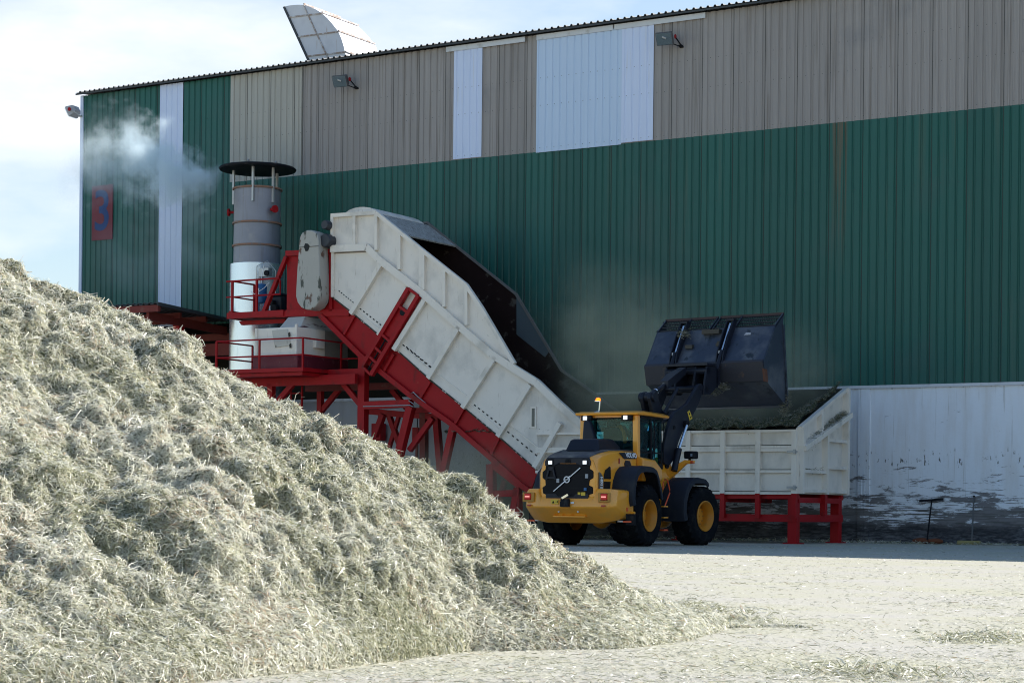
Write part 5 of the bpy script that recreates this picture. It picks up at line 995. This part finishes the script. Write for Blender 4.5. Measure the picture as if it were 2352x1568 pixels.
gx, gy = np.meshgrid(np.arange(-7, 2.3, .035), np.arange(7.4, 19.2, .035)); 
hc = np.interp(gx, cre[:, 0], cre[:, 2]); dc = np.interp(gx, cre[:, 0], cre[:, 1]); df = np.interp(gx, foot[:, 0], foot[:, 1])
tf_ = np.clip((gy - df) / np.maximum(dc - df, .05), -1, 1.2); tb_ = np.clip(1 - (gy - dc) / (hc * 1.7 + .35), -1, 1.2)
t_ = np.where(gy < dc, tf_, tb_); prof = np.clip(t_, 0, 1); prof = prof * (1.22 - .22 * prof); prof = np.where(t_ > 1, 1, prof)
H = hc * prof - .06 * (t_ <= 0) ; 
msk = np.clip(H / .45, 0, 1) ** 1.2
gzx, gzy = np.gradient(H, .035)[1], np.gradient(H, .035)[0]
nn = np.stack([-gzx, -gzy, np.ones_like(H)], -1); nn /= np.linalg.norm(nn, axis=-1, keepdims=True)
ca, sa = math.cos(R(-38)), math.sin(R(-38)); al = gx * ca + gy * sa; ac = -gx * sa + gy * ca        # clump bands run down to the right
wp = perlin(gx * .6, gy * .6, H * .6 + 5) * .5
def billow(s, st, o): return np.abs(perlin(al / (s * st) + wp + o, ac / s + wp, H / s * 1.2 + o)) 
rough = np.clip(perlin(gx * .8 + 7, gy * .8, H * .8) * 1.4 + .4, 0, 1); rough2 = np.clip(perlin(gx * 1.3 + 31, gy * 1.3, H * 1.3) * 1.6 + .45, 0, 1)
disp = .20 * billow(.72, 3.4, 0) + .10 * rough * billow(.42, 2.6, 7) + (.035 + .12 * rough2) * billow(.19, 2.0, 13) + .05 * perlin(al * 4.4, ac * 6, H * 5) + .045 * perlin(gx * 11, gy * 11, H * 11)
disp = disp * msk - .09 * np.clip((H - .15) / .7, 0, 1) + .05 * np.clip(H / .05, 0, 1) * np.clip((.4 - H) / .4, 0, 1)
pos = np.stack([gx, gy, H], -1) + nn * disp[..., None]
ny_, nx_ = gx.shape; idx = np.arange(nx_ * ny_).reshape(ny_, nx_)
quads = np.stack([idx[:-1, :-1], idx[:-1, 1:], idx[1:, 1:], idx[1:, :-1]], -1).reshape(-1, 4)
hq = H.reshape(-1)[quads].max(1); quads = quads[hq > -.02]
base_hay = mat('hay_under_layer', (.075, .08, .04), .9, var=.35, scale=9, dirt=[((.36, .34, .22), .5, .6, 22, (1, 1, 1))])  # dark tone stands in for shadow in the gaps between stalks
def grid_object(name, pos, quads, m):
    used = np.unique(quads); rm = np.full(len(pos), -1); rm[used] = np.arange(len(used)); q = rm[quads]; me = bpy.data.meshes.new(name)
    me.vertices.add(len(used)); me.vertices.foreach_set('co', pos[used].astype(np.float32).ravel()); me.loops.add(q.size); me.loops.foreach_set('vertex_index', q.astype(np.int32).ravel())
    me.polygons.add(len(q)); me.polygons.foreach_set('loop_start', np.arange(len(q), dtype=np.int32) * 4); me.update(calc_edges=True)
    me.polygons.foreach_set('use_smooth', [True] * len(q)); me.materials.append(m); o = bpy.data.objects.new(name, me); sc.collection.objects.link(o); return o
pf = pos.reshape(-1, 3); pile = grid_object('hay_pile', pf, quads, base_hay)
tag(pile, 'huge sunlit pile of dry chopped hay filling the foreground', 'hay pile')
def scatter(pf, quads, n, wfun):
    A, B_, C_, D_ = (pf[quads[:, k]] for k in range(4)); nv = np.cross(C_ - A, D_ - B_); ar = np.linalg.norm(nv, axis=1) + 1e-12; nv /= ar[:, None]
    nv[nv[:, 2] < 0] *= -1; ctr = (A + C_) / 2; w_ = ar * wfun(ctr, nv); k = rng.choice(len(quads), n, p=w_ / w_.sum())
    u, v = rng.random((2, n, 1)); return A[k] * (1 - u) * (1 - v) + B_[k] * u * (1 - v) + C_[k] * u * v + D_[k] * (1 - u) * v, nv[k]
camp = np.array([0, 0, CZ])
def wview(c, nv):
    v = c - camp; d = np.linalg.norm(v, axis=1); f = np.clip(-(v * nv).sum(1) / d, .12, 1)
    vis = (c[:, 0] > -.40 * c[:, 1]) & (c[:, 1] < np.interp(c[:, 0], cre[:, 0], cre[:, 1]) + 1.2)
    return np.where(vis, f / d ** 2, .0010 * f)
NP = 540000
P, N = scatter(pf, quads, NP, wview)
Ln = rng.lognormal(math.log(.038), .5, NP).clip(.012, .15); Wd = rng.uniform(.0020, .0058, NP)
ps = strands_mesh('loose_stalks', P, N, Ln, Wd, straw_cols(NP, .32, P) * .95, STRAW, .30, pile, np.array([.25, -.25, -.2])); ps['kind'] = 'stuff'
# --- chaff on the yard
gm = bpy.data.materials.new('straw_covered_yard'); gm.use_nodes = True; n = gm.node_tree.nodes; l = gm.node_tree.links; b = n['Principled BSDF']; b.inputs['Roughness'].default_value = .85
tc = n.new('ShaderNodeTexCoord')
def gnoise(s, st, det, rough=.6):
    mp = n.new('ShaderNodeMapping'); mp.inputs['Scale'].default_value = st; t = n.new('ShaderNodeTexNoise'); t.inputs['Scale'].default_value = s; t.inputs['Detail'].default_value = det; t.inputs['Roughness'].default_value = rough
    l.new(tc.outputs['Object'], mp.inputs[0]); l.new(mp.outputs[0], t.inputs['Vector']); return t.outputs[0]
def gramp(x, pts):
    r = n.new('ShaderNodeValToRGB'); e = r.color_ramp.elements
    while len(e) < len(pts): e.new(.5)
    for q, (p, c) in zip(e, pts): q.position = p; q.color = c + (1,)
    l.new(x, r.inputs[0]); return r.outputs[0]
def gmix(f, a, b_):
    q = n.new('ShaderNodeMix'); q.data_type = 'RGBA'; l.new(f, q.inputs[0]); l.new(a, q.inputs[6]); l.new(b_, q.inputs[7]); return q.outputs[2]
fine = gramp(gnoise(38, (1, 1, 1), 6, .75), [(.34, (.26, .245, .165)), (.45, (.38, .36, .265)), (.58, (.46, .44, .335)), (.7, (.54, .52, .42))])
conc = gramp(gnoise(6, (1, 1, 1), 6), [(.3, (.38, .355, .32)), (.7, (.46, .43, .39))])
gf = gramp(gnoise(.55, (1, .45, 1), 8, .65), [(.47, (0, 0, 0)), (.60, (1, 1, 1))])
col = gmix(gf, fine, gmix(gnoise(30, (1, 1, 1), 4), conc, fine))
for cx__, cy__, wt in ((-14, 70, .5), (38, 52, .38)):                # sweeping wheel tracks of the loader
    vd = n.new('ShaderNodeVectorMath'); vd.operation = 'DISTANCE'; l.new(tc.outputs['Object'], vd.inputs[0]); vd.inputs[1].default_value = (cx__, cy__, 0)
    t1 = n.new('ShaderNodeTexNoise'); t1.noise_dimensions = '1D'; t1.inputs['Scale'].default_value = .8; t1.inputs['Detail'].default_value = 4; l.new(vd.outputs['Value'], t1.inputs['W'])
    r1 = n.new('ShaderNodeMapRange'); r1.inputs[1].default_value = .50; r1.inputs[2].default_value = .64; r1.inputs[4].default_value = wt; l.new(t1.outputs[0], r1.inputs[0])
    col = gmix(r1.outputs[0], col, conc)
l.new(col, b.inputs['Base Color'])
bp = n.new('ShaderNodeBump'); bp.inputs['Strength'].default_value = .4; bp.inputs['Distance'].default_value = .02; l.new(gnoise(38, (1, 1, 1), 4), bp.inputs['Height']); l.new(bp.outputs[0], b.inputs['Normal'])
MB().add([(-500, -300, 0), (500, -300, 0), (500, 900, 0), (-500, 900, 0)], [(0, 1, 2, 3)]).build('yard_ground', gm, smooth=0)['kind'] = 'structure'
NG = 60000; yy = rng.uniform(64, 410, NG); d = CZ * F / yy; xx = rng.uniform(-.28, .28, NG) * d
P = np.stack([xx, d, np.full(NG, .006)], -1); keep = (perlin(P[:, 0] * .5, P[:, 1] * .25, P[:, 0] * 0 + 2) + rng.normal(0, .35, NG)) > -.25; P = P[keep]; n_ = len(P); N = np.tile([0, 0, 1.], (n_, 1))
o = strands_mesh('scattered_straw', P, N, rng.lognormal(math.log(.032), .45, n_).clip(.012, .12) * (1 + P[:, 1] / 60), rng.uniform(.0015, .0035, n_) * (1 + P[:, 1] / 30), straw_cols(n_, .28) * .72, STRAW, .025); tag(o, kind='stuff')
clumps = [(1990, 1545, .16), (2270, 1466, .14), (2200, 1470, .08), (2050, 1552, .08), (1600, 1405, .22), (1560, 1395, .16), (1480, 1440, .14), (1700, 1425, .10)]
PP = []
for px, py, r_ in clumps:
    r = ray(px, py); d = -CZ / r.z; c = np.array([r.x * d, d]); k = int(5200 * r_); q = rng.normal(size=(k, 2)) * [r_ * 1.4, r_ * 1.8]; h = np.exp(-(q ** 2).sum(1) / r_ ** 2 / 2) * r_ * .45 * rng.random(k)
    PP.append(np.column_stack([c[0] + q[:, 0], c[1] + q[:, 1], h + .005]))
sw, yw = rng.uniform(18, 46, 9000), -.12 - np.abs(rng.normal(0, .45, 9000)); kp = perlin(sw * .7, yw * 2, sw * 0) > -.05; sw, yw = sw[kp], yw[kp]      # scraps swept against the wall foot
PP.append(np.column_stack([WF.o.x + WF.u.x * sw + WF.v.x * yw, WF.o.y + WF.u.y * sw + WF.v.y * yw, rng.random(len(sw)) * .05]))
P = np.vstack(PP); n_ = len(P)
tag(strands_mesh('straw_tufts', P, np.tile([0, 0, 1.], (n_, 1)), rng.lognormal(math.log(.05), .4, n_) * (1 + P[:, 1] / 70), rng.uniform(.002, .005, n_) * (1 + P[:, 1] / 20), straw_cols(n_, .55) * .85, STRAW, .4), kind='stuff')
# --- hay heaped in the hopper
sx_, sy_ = np.meshgrid(np.arange(s0 - 3.4, s1 - .05, .06), np.arange(HY + .02, YR - .005, .06))
tt = (sy_ - HY) / (YR - HY); edge = np.interp(sx_, [s1 - 1.4, s1 - .1], [0, 1])
zz = HZT + .06 + .12 * np.sin(np.clip(tt * 3.2, 0, 1.5)) + .22 * tt + edge * (top_s[0].z - HZT + (top_s[1].z - top_s[0].z) * tt - .2 * tt - .02) * .95
zz += .16 * np.abs(perlin(sx_ * 1.6, sy_ * 1.6, sx_ * 0)) + .10 * perlin(sx_ * 4, sy_ * 4, sx_ * 0 + 4)
wpos = np.stack([WF.o.x + WF.u.x * sx_ + WF.v.x * sy_, WF.o.y + WF.u.y * sx_ + WF.v.y * sy_, zz], -1).reshape(-1, 3)
ny_, nx_ = sx_.shape; idx = np.arange(nx_ * ny_).reshape(ny_, nx_); quads = np.stack([idx[:-1, :-1], idx[:-1, 1:], idx[1:, 1:], idx[1:, :-1]], -1).reshape(-1, 4)
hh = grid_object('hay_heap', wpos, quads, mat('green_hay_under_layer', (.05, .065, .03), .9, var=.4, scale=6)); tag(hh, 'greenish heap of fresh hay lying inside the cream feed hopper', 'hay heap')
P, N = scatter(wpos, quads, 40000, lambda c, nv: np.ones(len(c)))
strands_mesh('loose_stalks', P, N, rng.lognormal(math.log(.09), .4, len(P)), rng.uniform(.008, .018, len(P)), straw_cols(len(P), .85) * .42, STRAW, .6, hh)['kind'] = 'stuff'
PP = []
wv = lambda p: np.array(WF.world(p))
for a, b, k, r_ in ((low_s[0] + V((.1, .3, .06)), low_s[1] + V((.1, -.2, .06)), 1500, .05), (V((s1 + .05, HY + .1, 2.06)), V((s1 + .05, ym - .1, 2.06)), 150, .03)):
    t = rng.random((k, 1)); PP.append(wv(a) * (1 - t) + wv(b) * t + rng.normal(size=(k, 3)) * r_)
q = np.array(BF.world(V((BW - .05, 3.15, 3.85)))); PP.append(q + rng.normal(size=(700, 3)) * [.07, .07, .16])
for p in ((.62, 2.0, 4.25), (.45, 1.7, 4.1), (-.78, 2.2, 5.75)): PP.append(np.array(BF.world(V(p))) + rng.normal(size=(160, 3)) * [.09, .09, .06])
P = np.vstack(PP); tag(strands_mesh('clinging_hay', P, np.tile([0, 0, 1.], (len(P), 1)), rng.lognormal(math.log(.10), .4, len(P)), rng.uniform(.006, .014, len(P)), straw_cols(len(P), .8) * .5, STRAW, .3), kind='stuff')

# ------------------------------------------------------------------ smoke and dust
def volume_object(name, label, base, size, fr, build, cat):
    mb = MB().box(0, size[0], 0, size[1], 0, size[2]); t = mb.build(name, None, smooth=0); t.location = fr.world(base); t.rotation_euler = (0, 0, -R(fr.yaw))
    m = bpy.data.materials.new(name + '_volume'); m.use_nodes = True; n = m.node_tree.nodes; l = m.node_tree.links; n.remove(n['Principled BSDF'])
    pv = n.new('ShaderNodeVolumePrincipled'); l.new(pv.outputs[0], n['Material Output'].inputs['Volume']); build(m, n, l, pv); t.data.materials.append(m); tag(t, label, cat, kind='stuff'); return t
class NG_:
    def __init__(s, n, l): s.n, s.l = n, l
    def m(s, op, a, b=None, c=None):
        q = s.n.new('ShaderNodeMath'); q.operation = op
        for i, x in enumerate((a, b, c)):
            if x is None: continue
            if isinstance(x, (int, float)): q.inputs[i].default_value = x
            else: s.l.new(x, q.inputs[i])
        return q.outputs[0]
    def ramp(s, x, a, b):
        r = s.n.new('ShaderNodeMapRange'); r.interpolation_type = 'SMOOTHSTEP'; r.inputs[1].default_value = a; r.inputs[2].default_value = b; s.l.new(x, r.inputs[0]); return r.outputs[0]
    def curve(s, x, pts):
        c = s.n.new('ShaderNodeFloatCurve'); cm = c.mapping.curves[0]
        cm.points[0].location = pts[0]; cm.points[1].location = pts[-1]
        for p in pts[1:-1]: cm.points.new(*p)
        c.mapping.update(); s.l.new(x, c.inputs[1]); return c.outputs[0]
    def noise(s, vec, sc_, det, rough=.6):
        t = s.n.new('ShaderNodeTexNoise'); t.inputs['Scale'].default_value = sc_; t.inputs['Detail'].default_value = det; t.inputs['Roughness'].default_value = rough; s.l.new(vec, t.inputs['Vector']); return t.outputs[0]
SB, SS = V((.55, -7.0, 7.6)), (8.7, 6.6, 8.6)
yc_ = lambda q: max(-4.6, YS - max(0, 505 - q) * .011)
def smoke(m, n, l, pv):
    g = NG_(n, l); tc = n.new('ShaderNodeTexCoord'); sp = n.new('ShaderNodeSeparateXYZ'); l.new(tc.outputs['Object'], sp.inputs[0]); x, y, z = sp.outputs
    pth = [(508, 396, 11), (485, 406, 25), (460, 418, 36), (430, 405, 55), (390, 385, 66), (345, 368, 74), (300, 362, 78), (250, 366, 74), (205, 375, 66)]
    pc, pr, py_ = [], [], []
    for px, py, r_ in pth:
        q = wy((px, py), yc_(px)) - SB; pc.append((q.x / SS[0], q.z / SS[2])); pr.append((q.x / SS[0], r_ * .0245 / 3)); py_.append((q.x / SS[0], q.y / SS[1]))
    pc.sort(); pr.sort(); py_.sort(); u = g.m('DIVIDE', x, SS[0])
    zc_ = g.m('MULTIPLY', g.curve(u, pc), SS[2]); rr = g.m('MULTIPLY', g.curve(u, pr), 3.); ycc = g.m('MULTIPLY', g.curve(u, py_), SS[1])
    dz = g.m('SUBTRACT', z, zc_); dy = g.m('SUBTRACT', y, ycc)
    d_ = g.m('DIVIDE', g.m('SQRT', g.m('ADD', g.m('MULTIPLY', dz, dz), g.m('MULTIPLY', dy, dy))), rr)
    nz_ = g.noise(tc.outputs['Object'], 1.15, 8, .68)
    f = g.m('ADD', g.m('SUBTRACT', 1.0, d_), g.m('MULTIPLY', g.m('SUBTRACT', nz_, .5), 3.4))
    x1_ = pc[-1][0] * SS[0]
    core = g.m('MULTIPLY', g.m('MULTIPLY', g.ramp(f, .1, 1.25), g.ramp(x, 2.9, 5.4)), g.m('ADD', .8, g.m('MULTIPLY', g.ramp(x, x1_ - 2.6, x1_ - .5), 8.0)))
    core = g.m('MULTIPLY', core, g.ramp(x, x1_ + .1, x1_ - .15))
    nv = g.noise(tc.outputs['Object'], .32, 3)                   # thin veil sinking below the plume
    veil = g.m('MULTIPLY', g.m('MULTIPLY', g.ramp(z, .3, 2.6), g.ramp(z, 7.0, 3.6)), g.m('MULTIPLY', g.ramp(nv, .36, .66), g.m('MULTIPLY', g.m('MULTIPLY', g.ramp(y, 3.9, 5.), g.ramp(y, 6.6, 6.)), g.m('MULTIPLY', g.ramp(x, 2.4, 4.), g.ramp(x, 8.7, 7.2)))))
    l.new(g.m('ADD', g.m('MULTIPLY', core, .72), g.m('MULTIPLY', veil, .20)), pv.inputs['Density'])
    pv.inputs['Color'].default_value = (.84, .95, 1, 1)
volume_object('smoke_plume', 'bluish white smoke drifting left from the capped stack', SB, SS, WF, smoke, 'smoke')
DB, DS = V((15.5, -6.6, .02)), (17.5, 6.2, 10.)
def dust(m, n, l, pv):
    g = NG_(n, l); tc = n.new('ShaderNodeTexCoord'); sp = n.new('ShaderNodeSeparateXYZ'); l.new(tc.outputs['Object'], sp.inputs[0]); x, y, z = sp.outputs
    nz_ = g.ramp(g.noise(tc.outputs['Object'], .36, 6, .65), .40, .62)
    sid = g.m('MULTIPLY', g.m('MULTIPLY', g.ramp(x, 1.0, 6.5), g.ramp(x, 17.4, 15.8)), g.m('MULTIPLY', g.ramp(y, 0., 1.2), g.ramp(y, 6.2, 5.6)))
    inside = g.m('MAXIMUM', g.ramp(y, 1.75, 2.1), g.ramp(x, 9.0, 6.5))          # right of the conveyor foot only within and above the hopper
    behind = g.m('MAXIMUM', g.m('MAXIMUM', g.ramp(y, 4.55, 4.8), g.ramp(x, 8.0, 9.5)), g.m('MULTIPLY', g.ramp(z, 3.2, 1.6), .55))      # over the trough it hangs behind the far side
    inside = g.m('MULTIPLY', g.m('MULTIPLY', inside, behind), g.m('MAXIMUM', g.ramp(z, 2.9, 5.0), g.ramp(x, 9.5, 7.5)))
    top = g.ramp(g.m('ADD', z, g.m('MULTIPLY', g.m('ABSOLUTE', g.m('SUBTRACT', x, 8.0)), .33)), 9.6, 4.2)
    l.new(g.m('MULTIPLY', g.m('MULTIPLY', g.m('MULTIPLY', sid, inside), top), g.m('MULTIPLY', g.m('ADD', .12, nz_), .58)), pv.inputs['Density'])
    pv.inputs['Color'].default_value = (.74, .74, .56, 1)
volume_object('dust_cloud', 'greenish dust hanging over the feed hopper and conveyor foot', DB, DS, WF, dust, 'dust')
